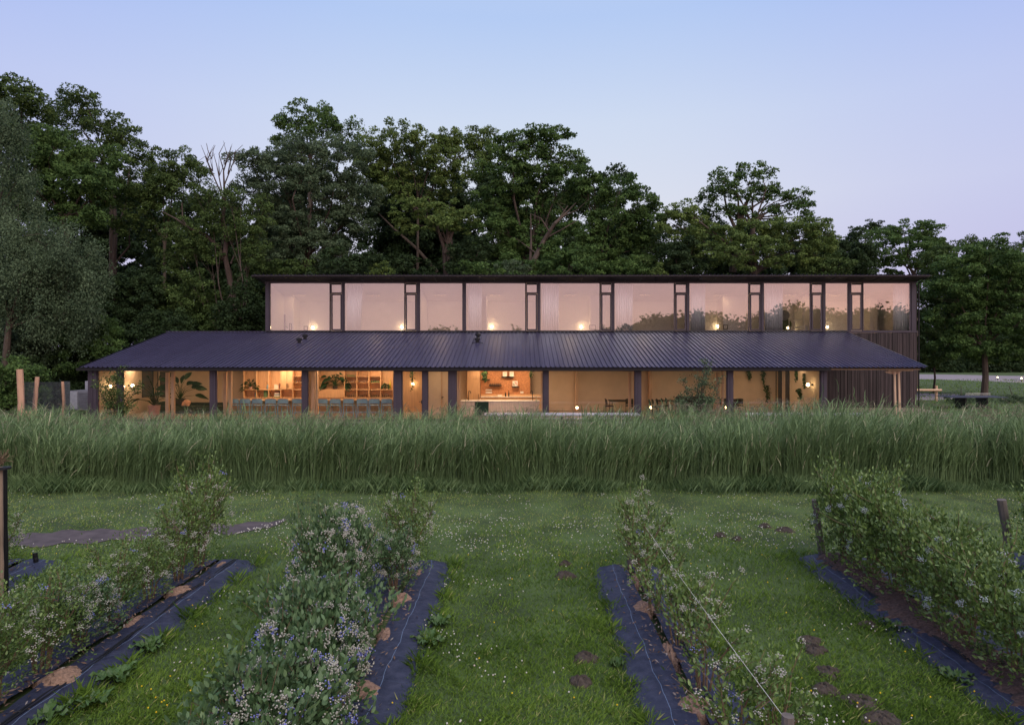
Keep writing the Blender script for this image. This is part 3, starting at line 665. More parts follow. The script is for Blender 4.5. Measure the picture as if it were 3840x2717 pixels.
# houseplants: big leaves as parts
def houseplant(label, base, leaves, pot=None, m=m_house, name='houseplant', cat='plant', stem=True, n_seg=5):
    x, y, z = base; t = thing(name, label, cat, base)
    if pot:
        r, hgt, pm = pot; obj('pot', MB().lathe((x, y, z), [(r*.75, 0), (r, hgt), (r*.88, hgt), (r*.85, hgt-.03)], 14), pm, t); z += hgt
    for (dx, dz, ln, wd, droop) in leaves:
        dy = random.uniform(-.25, .25)*abs(ln)
        tip = Vector((x+dx, y+dy, z+dz)); mid = Vector((x+dx*.35, y+dy*.3, z+dz*.7))
        if stem: obj('stem', MB().tube([(x+random.uniform(-.03, .03), y, z-.02), tuple(mid), tuple(tip)], [.018, .014, .008], 5), m, t)
        d = (tip-mid).normalized(); side = Vector((-d.z, random.uniform(-.5, .5), d.x)).normalized()
        b = MB(); prev = None
        for k in range(n_seg+1):
            f = k/n_seg; wq = wd*math.sin(math.pi*min(.97, max(.05, f))**.8)*.5
            c = tip+d*ln*f+Vector((0, 0, -droop*f*f*ln)); up = Vector((0, -1, 0))*wq*.25
            b.v += [tuple(c-side*wq+up), tuple(c), tuple(c+side*wq+up)]
        for k in range(n_seg):
            q = k*3; b.f += [(q, q+1, q+4, q+3), (q+1, q+2, q+5, q+4)]
        obj('leaf', b, m, t)
    return t
def fan(n, ln, wd, a0=-80, a1=80, stemf=.9, droop=.4, jit=.2):
    out = []
    for k in range(n):
        a = R(a0+(a1-a0)*(k+.5)/n+random.uniform(-8, 8)); s = stemf*random.uniform(1-jit, 1+jit)
        out.append((math.sin(a)*s, math.cos(a)*s, ln*random.uniform(.8, 1.2), wd*random.uniform(.8, 1.15), droop))
    return out
m_houser = m_house
Yq = 37.6
houseplant('tall broad-leaved palm in a dark urn beside the green sofa', (X(676, Yq), Yq, .061), fan(13, .75, .32, -75, 80, 1.1, .35), (.3, .85, m_dark))
houseplant('feathery potted palm in a pale tub in front of two pictures', (X(578, 36), 36, .061), fan(18, .55, .10, -85, 85, 1.0, .7)+fan(9, .5, .10, -40, 40, 1.3, .6), (.33, .62, m_pot))
houseplant('bushy fern hanging out of the upper left compartment of the left shelf wall', (X(937, YS), YS+.1, Z(1459, YS)), fan(30, .34, .07, -120, 120, .28, .5), (.12, .15, m_pot), cat='fern')
houseplant('big dark rubber plant sprawling over the cupboard right of the timber post', (X(1255, YS), YS+.1, Z(1459, YS)), fan(26, .42, .26, -95, 95, .55, 1.0)+[(.3, .7, .4, .25, 1), (-.55, .55, .4, .2, .6)], (.16, .2, m_dark))
houseplant('compact curly plant in a small pot on the right end of the right shelf wall', (X(1444, YS), YS+.1, Z(1459, YS)), fan(20, .16, .13, -110, 110, .16, .5), (.08, .12, m_dark))
# trailing wall plants
def trailing(label, px, py, ln_px, Y, spread=.18, n=110, leafs=.11):
    x, z = X(px, Y), Z(py, Y); t = thing('trailing_plant', label, 'plant', (x, Y, z), 'trailing plants')
    obj('pot', MB().lathe((x, Y-.1, z-.05), [(.06, 0), (.09, .12), (.08, .12)], 10), m_dark, t)
    ln = ln_px*Y/F; P = []
    for s in range(4):
        ph = random.uniform(0, 6); L_ = ln*random.uniform(.55, 1.0); dx = random.uniform(-1, 1)*spread
        pts = [(x+dx*math.sin(math.pi*min(1, k/5))+.04*math.sin(k*1.1+ph), Y-.12, z+.05-L_*k/10) for k in range(11)]
        obj('vine', MB().tube(pts, .006, 4), m_house, t)
        for k in range(n//4):
            f = random.random()*10; i = min(9, int(f)); a, b = Vector(pts[i]), Vector(pts[i+1]); q = a.lerp(b, f-i); P.append((q.x+random.gauss(0, .05), q.y-.02-random.random()*.08, q.z+random.gauss(0, .03)))
    P = np.array(P); m = len(P)
    V, Fc, T = scatter(*OVAL, P, frames(np.array([[0, -.2, -1.]])+rng.normal(size=(m, 3))*.6, np.array([[0, -1., .3]])+rng.normal(size=(m, 3))*.4), leafs*(.7+.6*rng.random(m)))
    npmesh('foliage', V, Fc, m_house, t, tint=T)
YWL = 39.3
trailing('trailing plant with one short tail high on the wall, leftmost of the last bay', 2806, 1384, 48, YWL, .1)
trailing('trailing plant with long drooping strands, second in the last bay', 2858, 1384, 70, YWL, .16)
trailing('dense trailing plant low on the wall below the others in the last bay', 2874, 1448, 72, YWL, .2)
trailing('trailing plant high on the wall just left of the lit wall lamp', 2982, 1386, 50, 36.6, .12)
trailing('long trailing plant beside the lit wall lamp in the last bay', 3012, 1404, 60, 35.6, .12)
trailing('round-leaved plant low on the wall left of the last wall lamp', 2996, 1460, 34, 36.1, .2, 120, .14)
trailing('thin climbing plant beside the hall lamp behind the glass door', 1548, 1386, 85, 37.5, .08, 90, .09)
trailing('small trailing plant on the top left bracket of the cork kitchen wall', 1818, 1394, 36, 38.3, .2, 130, .13)
trailing('narrow trailing plant on the wall edge right of the cork panel', 1991, 1390, 32, 38.3, .05, 50, .08)

XE = XR-.2; XF = XL+.2
def yend(px, xw): return xw*F/(px-CX)
# bar counters and stools
for a, b, lb in [(853, 1134, 'long pale bar counter in front of the left shelf wall'), (1189, 1482, 'long pale bar counter in front of the right shelf wall')]:
    Yc = 35.9; x0, x1 = X(a, Yc), X(b, Yc); zt_ = Z(1498, Yc)
    t = thing('bar_counter', lb, 'counter', ((x0+x1)/2, Yc, .061))
    obj('counter_top', MB().box(x0, x1, Yc-.25, Yc+.45, zt_-.045, zt_), m_ply, t)
    obj('counter_front', MB().box(x0+.05, x1-.05, Yc+.2, Yc+.24, .07, zt_-.046), m_ply, t)
def make_stool():
    t = thing('bar_stool', 'x', 'stool', (0, 0, 0))
    obj('seat', MB().box(-.2, .2, -.19, .2, .66, .69), m_blue, t)
    b = MB(); n = 6
    for k in range(n+1):
        f = k/n*2-1; x = .235*f; y = -.24+.07*f*f
        b.v += [(x, y, .78), (x*.98, y-.02, 1.03-.03*f**4), (x*.98, y+.02, 1.03-.03*f**4), (x, y+.02, .78)]
    for k in range(n):
        q = k*4
        for j in range(4): b.f.append((q+j, q+(j+1) % 4, q+4+(j+1) % 4, q+4+j))
    b.f += [(0, 3, 2, 1), (n*4, n*4+1, n*4+2, n*4+3)]
    obj('backrest', b, m_blue, t)
    for sx in (-1, 1):
        obj('leg', MB().tube([(.23*sx, -.2, 0), (.20*sx, -.22, .8)], .016, 6), m_blue, t)
        obj('leg', MB().tube([(.23*sx, .22, 0), (.18*sx, .17, .66)], .016, 6), m_blue, t)
    obj('footrest', MB().tube([(-.22, -.2, .28), (.22, -.2, .28)], .012, 6).tube([(-.22, .21, .28), (.22, .21, .28)], .012, 6), m_blue, t)
    return t
st = make_stool(); first = True
ords = ['leftmost', 'second from the left', 'third from the left', 'fourth from the left', 'fifth from the left', 'rightmost']
for side, xs in (('left', [881.6, 924.5, 969, 1018.6, 1066, 1120]), ('right', [1211.6, 1259.7, 1311, 1359.7, 1404, 1452])):
    for k, px in enumerate(xs):
        o = st if first else copy_tree(st); first = False
        o.location = (X(px, 35.35), 35.35, .061); o.scale = (1.27, 1, 1.0); o.rotation_euler = (0, 0, random.uniform(-.12, .12))
        o['label'] = f'pale blue bar stool, {ords[k]} at the {side} bar counter'; o['group'] = 'bar stools at the counters'
# lounge: sofa, cushions, pictures
Yf = 37.3; x0, x1 = X(596, Yf), X(838, Yf)
t = thing('sofa', 'low dark green corner sofa along the lounge wall', 'sofa', ((x0+x1)/2, Yf, .061))
obj('seat', MB().box(x0, x1, Yf, Yf+.9, .12, .5), m_sofa, t)
for k in range(3):
    a = X(655+k*62, Yf); obj('back_cushion', MB().box(a+.02, a+.92, Yf+.62, Yf+.85, .505, Z(1509, Yf+.6)), m_sofa, t)
obj('armrest', MB().box(x0-.2, x0, Yf-.3, Yf+.9, .1, .72), m_sofa, t)
for k, (px, py, a) in enumerate([(662, 1532, .3), (676, 1528, -.2), (690, 1529, .4), (705, 1534, -.5)]):
    c = (X(px, Yf+.2), Yf+.2, .52); b = MB().lathe((0, 0, 0), [(.02, -.09), (.2, -.05), (.24, 0), (.2, .05), (.02, .09)], 4)
    o = obj('cushion', b, m_cush, None, (0, 0, 0)); o.location = (c[0], c[1], .66); o.rotation_euler = (R(70), a, .3*a)
    tag(o, ['leftmost of the peach cushions heaped on the green sofa', 'peach cushion leaning second from the left on the green sofa', 'peach cushion third from the left on the green sofa', 'rightmost peach cushion lying on the green sofa'][k], 'cushion', 'peach cushions on the sofa')
m_art1 = mat('art_print_blue', (.42, .3, .2), .7, 0, .6, 3.2, col2=(.10, .12, .14)); m_art2 = mat('art_print_dark', (.35, .22, .14), .7, 0, .6, 2.5, col2=(.06, .05, .05))
ya, yb_ = yend(532, XF), yend(573, XF)+.0; za, zb = 3.8-180*ya/F, 2.6
t = thing('picture', 'tall abstract poster in a dark frame on the left end wall of the lounge', 'picture', (XF, (ya+yb_)/2, za))
obj('frame', MB().box(XF+.003, XF+.04, ya, ya+.03, za, zb).box(XF+.003, XF+.04, yb_-.03, yb_, za, zb).box(XF+.003, XF+.04, ya+.031, yb_-.031, za, za+.03).box(XF+.003, XF+.04, ya+.031, yb_-.031, zb-.03, zb), m_blk, t)
obj('print', MB().box(XF+.004, XF+.02, ya+.031, yb_-.031, za+.031, zb-.031), m_art1, t)
for a, b_, y0, y1, m, lb in [(602, 634, 1380, 1486, m_art2, 'darker tall poster in a thin frame, right one on the lounge wall')]:
    Yp = 39.32; xa, xb, za, zb = X(a, Yp), X(b_, Yp), Z(y1, Yp), Z(y0, Yp)-.1
    t = thing('picture', lb, 'picture', ((xa+xb)/2, Yp, za))
    obj('frame', MB().box(xa-.03, xa, Yp, Yp+.04, za-.03, zb+.03).box(xb, xb+.03, Yp, Yp+.04, za-.03, zb+.03).box(xa, xb, Yp, Yp+.04, za-.03, za).box(xa, xb, Yp, Yp+.04, zb, zb+.03), m_blk, t)
    obj('print', MB().box(xa+.001, xb-.001, Yp+.015, Yp+.03, za+.001, zb-.001), m, t)
# hall behind the doors
obj('hall_panel', MB().pbox(1512, 1600, 1380, 1560, 38.2, .1), m_ply, house)
obj('hall_panel', MB().pbox(1601, 1716, 1380, 1568, 36.6, .1), m_beige, house)
xh = X(1655, 36.55); dd = obj('hall_door', MB().pbox(1607, 1653.5, 1385, 1566, 36.5, .09), m_beige, house)
obj('hall_door_frame', MB().pbox(1653.8, 1656, 1385, 1566, 36.48, .11), m_wood, house)
obj('handle', MB().tube([(X(1657, 36.4), 36.45, 1.1), (X(1664, 36.4), 36.45, 1.1)], .014, 6).box(X(1657, 36.4)-.02, X(1657, 36.4)+.02, 36.46, 36.49, .98, 1.14), m_blk, dd)
# kitchen
YK = 38.4
t = thing('tall_cabinet', 'tall pale kitchen cabinet left of the cork wall', 'cabinet', (X(1776, YK), YK, .061))
obj('body', MB().box(X(1751, YK), X(1800, YK), YK, YK+.6, .07, 2.85), m_ply, t)
for a, b_, y0, y1 in [(1751.5, 1799.5, 1382, 1418), (1751.5, 1799.5, 1419.5, 1560)]: obj('door', MB().pbox(a, b_, y0, y1, YK-.03, .028), m_ply, t)
x = X(1794, YK-.06); obj('handle', MB().tube([(x, YK-.06, Z(1495, YK)), (x, YK-.06, Z(1477, YK))], .014, 6), m_blk, t)
obj('cork_wall', MB().pbox(1802, 1988, 1382, 1479, YK+.4, .05), m_cork, house)
obj('kitchen_side_wall', MB().pbox(1726, 1750, 1382, 1566, YK+.35, .1), m_beige, house)
t = thing('kitchen_counter', 'pale rear kitchen counter below the cork wall', 'counter', (X(1910, YK), YK, .061))
x0, x1 = X(1802, YK), X(2030, YK); zk = Z(1487, YK)
obj('worktop', MB().box(x0, x1, YK-.05, YK+.39, zk-.03, zk), m_paper, t)
obj('splashback', MB().box(x0, x1, YK+.36, YK+.395, zk+.002, zk+.12), m_ply, t)
for k in range(5):
    a = x0+(x1-x0)*k/5; obj('drawer_front', MB().box(a+.006, a+(x1-x0)/5-.006, YK-.02, YK, .1, zk-.04), m_ply, t)
obj('carcass', MB().box(x0, x1, YK+.002, YK+.35, .08, zk-.032), m_ply, t)
obj('rail_handle', MB().tube([(X(1848, YK), YK-.05, Z(1501, YK)), (X(1905, YK), YK-.05, Z(1501, YK))], .012, 6), m_blk, t)
# island
YI = 35.2; x0, x1 = X(1727, YI), X(2023, YI); zi = Z(1503, YI)
t = thing('kitchen_island', 'oak fronted kitchen island with a dark oven niche', 'kitchen island', ((x0+x1)/2, YI, .061))
obj('worktop', MB().box(x0-.02, x1+.02, YI-.03, YI+.9, zi-.03, zi), m_paper, t)
obj('carcass', MB().box(x0, x1, YI+.05, YI+.88, .08, zi-.032), m_oak, t)
nx = [1727, 1779.5, 1833, 1868, 1896, 1930, 1962, 1992, 2023]
for k in range(8):
    if k == 1: continue
    for r_, (za, zb) in enumerate([(.1, .5), (.506, zi-.04)]):
        obj('front_panel', MB().box(X(nx[k], YI)+.005, X(nx[k+1], YI)-.005, YI+.01, YI+.049, za, zb), m_oak, t)
ov = obj('oven', MB().box(X(1781, YI), X(1832, YI), YI+.015, YI+.049, .12, zi-.045), mat('oven_glass', (.02, .05, .035), .2), t)
obj('oven_handle', MB().tube([(X(1784, YI), YI-.03, zi-.18), (X(1829, YI), YI-.03, zi-.18)], .01, 6), m_blk, t)
for px, side, lb in [(1757, 1, 'black arched tap at the left end of the kitchen island'), (1997, -1, 'black tap with a brass neck at the right end of the kitchen island')]:
    x = X(px, YI+.4); t = thing('tap', lb, 'tap', (x, YI+.4, zi))
    zt_ = Z(1464, YI+.4)
    pts = [(x, YI+.4, zi), (x, YI+.4, zt_-.1), (x+.02*side, YI+.4, zt_-.02), (x+.06*side, YI+.4, zt_), (x+.1*side, YI+.4, zt_-.03), (x+.11*side, YI+.4, zt_-.15)]
    obj('spout', MB().tube(pts, .018, 7), m_blk, t); obj('lever', MB().tube([(x-.12*side, YI+.4, zi+.14), (x, YI+.4, zi+.12)], .014, 6), m_blk, t)
YC = YK+.38
def pshelf(a, b_, py, lb):
    return box_thing('wall_shelf', lb, 'shelf', a, b_, py, py+4, YC-.2, .19, m_blk, 'black shelves on the cork wall')
pshelf(1810, 1837, 1421, 'short black shelf holding the trailing plant on the cork wall'); pshelf(1880, 1927, 1411, 'black shelf with two pale boxes on the cork wall')
pshelf(1834, 1882, 1443, 'low black shelf with a row of cups on the cork wall'); pshelf(1919, 1947, 1448, 'black shelf carrying the poster on the right of the cork wall')
box_thing('box', 'left pale box standing on the upper black shelf of the cork wall', 'box', 1885, 1901, 1393, 1411, YC-.17, .14, m_paper); box_thing('box', 'right pale box standing on the upper black shelf of the cork wall', 'box', 1911, 1927, 1393, 1411, YC-.17, .14, m_paper)
t = thing('poster', 'white card printed with red and black shapes on the cork wall', 'poster', (X(1932, YC), YC-.1, Z(1447.5, YC)))
obj('card', MB().pbox(1922, 1941, 1428, 1447.5, YC-.12, .03), m_paper, t)
m_red = mat('red_ink', (.5, .08, .07))
obj('red_print', MB().lathe((0, 0, 0), [(.001, 0)], 3) if 0 else MB().pbox(1932, 1937, 1432, 1436, YC-.123, .002).pbox(1934, 1938, 1438, 1442, YC-.123, .002), m_red, t)
obj('black_print', MB().pbox(1925, 1931, 1440, 1441.5, YC-.123, .002).pbox(1925, 1926.5, 1436.5, 1445, YC-.123, .002).pbox(1927, 1930, 1443, 1445, YC-.123, .002).pbox(1927, 1929, 1431, 1433, YC-.123, .002), m_blk, t)
cup = None
for k in range(6):
    x = X(1840+k*7, YC-.1)
    o = obj('cup', MB().lathe((0, 0, 0), [(.035, 0), (.04, .1), (.035, .1)], 10), mat('brown_cup', (.16, .09, .06)), None, (0, 0, 0)) if cup is None else cup.copy()
    if cup is not None: COL.objects.link(o)
    cup = cup or o; o.location = (x, YC-.1, Z(1443, YC-.1)+.0)
    tag(o, f'brown cup, {["first","second","third","fourth","fifth","sixth"][k]} from the left on the low black shelf of the cork wall', 'cup', 'cups on the cork wall shelf')
for a, b_, y0, y1, lb in [(1821, 1845, 1459, 1464, 'upper white wall socket strip on the left of the cork wall'), (1821, 1845, 1468, 1474, 'lower white wall socket strip on the left of the cork wall'), (1866, 1882, 1477, 1483, 'white socket block on the rear counter'), (1951, 1963, 1467, 1474, 'white double socket on the right of the cork wall')]:
    Yk = YC-.02 if y0 < 1476 else YK+.2
    if y0 > 1476: y0, y1 = y0+2.5, y1+4
    box_thing('socket', lb, 'socket', a, b_, y0, y1, Yk, .018, m_paper)
for px, hh, lb in [(1896, .28, 'short black soap bottle on the rear kitchen counter'), (1908, .36, 'taller black grinder on the rear kitchen counter')]:
    x = X(px, YK+.1); tag(obj('bottle', MB().lathe((x, YK+.1, zk), [(.04, 0), (.045, hh*.6), (.02, hh*.7), (.02, hh*.85), (.035, hh*.9), (.03, hh)], 10), m_blk, None, (x, YK+.1, zk)), lb, 'bottle')
# dining hall: tables and chairs
def make_chair():
    t = thing('dining_chair', 'x', 'chair', (0, 0, 0))
    obj('seat', MB().box(-.22, .22, -.2, .22, .43, .48), m_dark, t)
    b = MB(); n = 5
    for k in range(n+1):
        f = k/n*2-1; x = .23*f; y = .2-.07*f*f
        b.v += [(x, y, .55), (x*.95, y+.06, .86-.05*f**4), (x*.95, y+.09, .86-.05*f**4), (x, y+.03, .55)]
    for k in range(n):
        q = k*4
        for j in range(4): b.f.append((q+j, q+(j+1) % 4, q+4+(j+1) % 4, q+4+j))
    b.f += [(0, 3, 2, 1), (n*4, n*4+1, n*4+2, n*4+3)]; obj('backrest', b, m_dark, t)
    for sx in (-1, 1):
        obj('leg', MB().tube([(.21*sx, -.2, 0), (.19*sx, -.17, .43)], .013, 5), m_blk, t); obj('leg', MB().tube([(.21*sx, .24, 0), (.2*sx, .2, .6)], .013, 5), m_blk, t)
    return t
ch = make_chair(); firstc = True
def place_chair(px, Y, rz, label):
    global firstc
    o = ch if firstc else copy_tree(ch); firstc = False
    o.location = (X(px, Y), Y, .061); o.rotation_euler = (0, 0, rz); o.scale = (1, 1, 1.06); o['label'] = label; o['group'] = 'dark dining chairs'
def table(label, a, b_, Y, d):
    x0, x1 = X(a, Y), X(b_, Y); t = thing('dining_table', label, 'table', ((x0+x1)/2, Y+d/2, .061))
    obj('table_top', MB().box(x0, x1, Y, Y+d, .76, .80), m_dark, t)
    for sx in (x0+.1, x1-.1):
        for sy in (Y+.1, Y+d-.1): obj('leg', MB().tube([(sx, sy, .061), (sx, sy, .76)], .02, 6), m_blk, t)
table('dark dining table between the kitchen bay and the second glazed bay of the hall', 2290, 2400, 37.2, 1.2)
table('long dark dining table in the middle of the hall', 2470, 2660, 37.4, .95)
table('dark dining table at the right side of the hall near the hanging plants', 2680, 2760, 37.4, .9)
nm = ['first', 'second', 'third', 'fourth', 'fifth', 'sixth', 'seventh', 'eighth']
for k, px in enumerate([2286, 2362, 2380]): place_chair(px, 37.0+.2*(k % 2), (1.57 if k == 0 else 2.8), f'dark dining chair, {nm[k]} from the left at the left table of the hall')
for k, px in enumerate([2450, 2462, 2478, 2496, 2512]): place_chair(px, 36.3+.28*k, 1.3, f'dark dining chair, {nm[k]} from the left in the slanting row left of the shrub')
for k, px in enumerate([2550, 2575, 2600, 2625, 2648]): place_chair(px, 38.7, 0, f'dark dining chair, {nm[k]} from the left behind the long table')
for k, px in enumerate([2545, 2570, 2597, 2622, 2645]): place_chair(px, 37.1, 3.1, f'dark dining chair, {nm[k]} from the left in front of the long table')
for k, px in enumerate([2700, 2720, 2752, 2768]): place_chair(px, 37.0+.35*(k % 2), 2.9+.1*k, f'dark dining chair, {nm[k]} from the left at the right table of the hall')
for pa, pb_ in ((2924, 2934), (2951, 2961)): obj('wall_pier', MB().box(XE-.10, XE-.002, yend(pb_, XE), yend(pa, XE), .062, 2.88), m_frame, house)
obj('recess_panel', MB().box(XE-.04, XE-.003, yend(2950, XE), yend(2935, XE), .062, 2.88), m_oak, house)
obj('corner_pier', MB().pbox(3063, 3074, 1388, 1566, 34.2, .2), m_white, house)
# wooden wall posts behind the hanging bulbs of the hall
for px in (2162, 2440): obj('wall_post', MB().pbox(px-5, px+5, 1380, 1566, 38.9, .4), m_wood, house)

# ---------------------------------------------------------------- lamps
def globe(label, px, py, Y, r, group, on='wall', m=None, side=0):
    x, z = X(px, Y), Z(py, Y); t = thing('globe_lamp', label, 'lamp', (x, Y, z), group); r *= .82
    obj('globe', MB().ball((x, Y, z), r, 14), m or m_globe, t, smooth=True)
    if on == 'wall': obj('wall_plate', MB().lathe((x, Y+r+.0, z-.02), [(.035, 0), (.035, .04)], 8).tube([(x, Y+r-.02, z), (x, Y+r+.12, z)], .015, 6), m_blk, t)
    elif on == 'side': obj('wall_plate', MB().tube([(x+side*(r+.16), Y, z), (x+side*(r+.13), Y, z)], .06, 10).tube([(x+side*(r-.02), Y, z), (x+side*(r+.14), Y, z)], .015, 6), m_blk, t)
    elif on == 'stand': obj('stand', MB().lathe((x, Y, z-r-.12), [(.06, 0), (.06, .02), (.015, .03), (.015, .12)], 10), m_blk, t)
    else: obj('cord', MB().tube([(x-.03, Y, 2.88), (x-.03, Y, z+.12)], .006, 4).tube([(x+.03, Y, 2.88), (x+.03, Y, z+.12)], .006, 4).lathe((x, Y, z+r-.01), [(.03, 0), (.03, .07)], 8), m_blk, t)
    return t
un = ['left end room, beside the picture frame', 'second room, at its right side', 'fourth window, just right of the curtain', 'fifth window, left of a small dark frame', 'seventh window, right of its curtain', 'eighth window, beside the round mirror and curtain', 'narrow ninth window, at its left edge']
for (px, py, r, Y), u in zip([(1173, 1228, .115, 45.0), (1506.5, 1226, .115, 45.0), (1844.5, 1225, .115, 45.0), (2180, 1225, .115, 45.0), (2692, 1223, .115, 45.0), (2955.6, 1229, .10, 44.9), (3102.6, 1226, .10, 44.9)], un):
    globe('lit globe lamp upstairs in the '+u, px, py, Y, r, 'lit globe lamps upstairs')
globe('tiny lit reading lamp near the left edge of the first upstairs window', 1043.6, 1233, 43.6, .05, 'lit globe lamps upstairs')
for (px, py), u in zip([(413, 1448), (461, 1448), (497, 1445)], ['leftmost of the three lit wall lamps behind the left shrub', 'middle of the three lit wall lamps, close to the second mullion', 'rightmost of the three lit wall lamps right of the left shrub']):
    globe(u, px, py, yend(px, XF+.26)+.0, .10, 'wall lamps of the ground floor', 'side', side=-1)
globe('lit oval wall lamp behind the glass door beside the climbing plant', 1549, 1439, 38.0, .10, 'wall lamps of the ground floor')
globe('lit round wall lamp on the right end wall of the hall', 3030, 1442, yend(3030, XE-.27), .105, 'wall lamps of the ground floor', 'side', side=1)
for (px, py), u in zip([(2164, 1528), (2440, 1527), (2724, 1527)], ['left of the three low hanging bulbs, before the wall post', 'middle of the three low hanging bulbs, left of the chair row', 'right of the three low hanging bulbs, next to the mullion']):
    globe(u, px, py, 36.2, .085, 'low hanging bulbs of the hall', 'cord', m_bulb)
# ceiling lamps: a shallow fitting with its light below it
def ceiling_lamp(x, y, e, label, sx=1.4, sy=.5, z=2.86, col=(1, .69, .42), grp='recessed ceiling lamps of the ground floor'):
    t = thing('ceiling_lamp', label, 'ceiling lamp', (x, y, z), grp)
    obj('housing', MB().box(x-sx/2, x+sx/2, y-sy/2, y+sy/2, z+.0, z+.035), m_paper, t)
    li = bpy.data.lights.new('ceiling_lamp_light', 'AREA'); li.shape = 'RECTANGLE'; li.size = sx; li.size_y = sy; li.energy = e; li.color = col
    lo = bpy.data.objects.new('ceiling_lamp_light', li); COL.objects.link(lo); lo.parent = t; lo.location = (0, 0, -.01)
CL = [(490, 36.6, 46), (700, 36.6, 26), (985, 37.6, 64), (1080, 38.0, 55), (1250, 37.6, 46), (1410, 37.8, 64), (1560, 36.8, 20), (1640, 35.4, 18), (1830, 37.6, 58), (1950, 37.6, 58), (1870, 34.8, 30), (2200, 36.8, 33), (2520, 36.8, 32), (2830, 37, 32), (2960, 35.8, 10), (1880, 34.1, 26), (1250, 34.6, 22), (990, 34.6, 22)]  # lamp listed before the two bar stool ones is added fill for the island front
cn = ['over the lounge plant', 'over the green sofa', 'before the left shelf wall', 'at the cupboard doors', 'over the rubber plant', 'before the right shelf wall', 'in the hall', 'inside the second glass door', 'over the cork wall, left one', 'over the cork wall, right one', 'over the kitchen island', 'in the first hall bay', 'over the long dining table', 'near the hanging plants', 'at the right end wall', 'added unseen to light the kitchen island front', 'in front of the right bar stools', 'in front of the left bar stools']
for (px, y, e), u in zip(CL, cn): ceiling_lamp(X(px, y), y, e*LOWGAIN, 'flush warm ceiling lamp '+u)
for k, px in enumerate([1120, 1400, 1650, 1860, 2140, 2420, 2700, 2960, 3130, 3230]):
    ceiling_lamp(X(px, 43.4), 43.4, 10*UPGAIN, f'flush warm ceiling lamp upstairs behind window {["one","two","three","four","five","six","seven","eight","nine","ten"][k]}', .8, .4, zc(43.4)-.12, (1, .66, .34), 'flush ceiling lamps upstairs')
# curtains
def curtain(label, a, b_, a2, b2, Y=41.5):
    n = 60; b = MB(); z1, z0 = zc(Y)-.03, 4.61
    for k in range(n+1):
        f = k/n; yy = Y+.085*math.sin(f*n*.75)+.02*math.sin(f*37)
        b.v += [(X(a+(b_-a)*f, Y), yy, z1), (X(a2+(b2-a2)*f, Y), yy+.02*math.sin(f*19), z0)]
    for k in range(n): q = k*2; b.f.append((q, q+1, q+3, q+2))
    x = X((a+b_)/2, Y); t = thing('curtain', label, 'curtain', (x, Y, z0)); c = obj('cloth', b, m_curt, t, smooth=True)
    md = c.modifiers.new('thick', 'SOLIDIFY'); md.thickness = .006
    obj('rail', MB().tube([(X(a-4, Y), Y, z1+.015), (X(b_+4, Y), Y, z1+.015)], .012, 6), m_white, t)
for a, b_, a2, b2, u in [(1300, 1361, 1302, 1352, 'left of the second upstairs window'), (1757, 1808, 1757, 1806, 'left of the fourth upstairs window'), (2033, 2096, 2033, 2096, 'left of the fifth upstairs window'), (2309, 2374, 2309, 2372, 'left of the sixth upstairs window'), (2590, 2646, 2590, 2645, 'left of the seventh upstairs window'), (2869, 2936, 2869, 2935, 'left of the eighth upstairs window'), (3350, 3410, 3350, 3410, 'right end of the last upstairs window')]:
    curtain('white sheer floor-length curtain at the '+u, a, b_, a2, b2)
# small frames and furniture upstairs
def frame(label, a, b_, y0, y1, Y=44.9):
    xa, xb, za, zb = X(a, Y), X(b_, Y), Z(y1, Y), Z(y0, Y); w = .035
    t = thing('picture', label, 'picture', ((xa+xb)/2, Y, za))
    obj('frame', MB().box(xa-w, xa, Y, Y+.03, za-w, zb+w).box(xb, xb+w, Y, Y+.03, za-w, zb+w).box(xa, xb, Y, Y+.03, za-w, za).box(xa, xb, Y, Y+.03, zb, zb+w), m_blk, t)
    obj('print', MB().box(xa+.001, xb-.001, Y+.01, Y+.02, za+.001, zb-.001), m_paper, t)
frame('small dark framed picture left of the globe lamp in the first upstairs room', 1141, 1152, 1224, 1237)
frame('narrow black frame low in the first upstairs room', 1086, 1091, 1214, 1237, 43.85)
frame('small dark frame right of the globe lamp behind the fifth upstairs window', 2212, 2232, 1220, 1234, 43.85)
frame('small dark frame right of the globe lamp behind the seventh upstairs window', 2714, 2727, 1219, 1233, 43.85)
tag(obj('wall_hanging', MB().pbox(1058, 1070, 1179, 1240, 43.84, .03), m_grey, None, (X(1064, 43.84), 43.84, Z(1240, 43.84))), 'tall narrow grey wall hanging in the first upstairs room', 'wall hanging')
Yz = 43.2; xa, xb = X(2980, Yz), X(3067, Yz); t = thing('bunk_bed', 'metal framed loft bed with white bedding behind the eighth upstairs window', 'bed', ((xa+xb)/2, Yz, 4.601))
for x in (xa, X(3031, Yz), xb):
    for y in (Yz, Yz+.9): obj('bed_post', MB().tube([(x, y, 4.601), (x, y, Z(1193, Yz))], .022, 6), m_white, t)
for z in (Z(1200, Yz), Z(1226, Yz)):
    obj('rail', MB().tube([(xa, Yz, z), (xb, Yz, z)], .018, 6).tube([(xa, Yz+.9, z), (xb, Yz+.9, z)], .018, 6), m_white, t)
obj('mattress', MB().box(X(3020, Yz), xb-.03, Yz+.04, Yz+.86, Z(1238, Yz), Z(1219, Yz)), m_curt, t)
xm = X(2948, 44.9); tag(obj('mirror', MB().tube([(xm, 44.95, Z(1216, 44.9)), (xm, 44.98, Z(1216, 44.9))], .42, 24), mat('round_mirror', (.09, .11, .08), .1, .6), None, (xm, 44.95, Z(1230, 44.9))), 'round dark mirror behind the lamp of the eighth upstairs window', 'mirror')
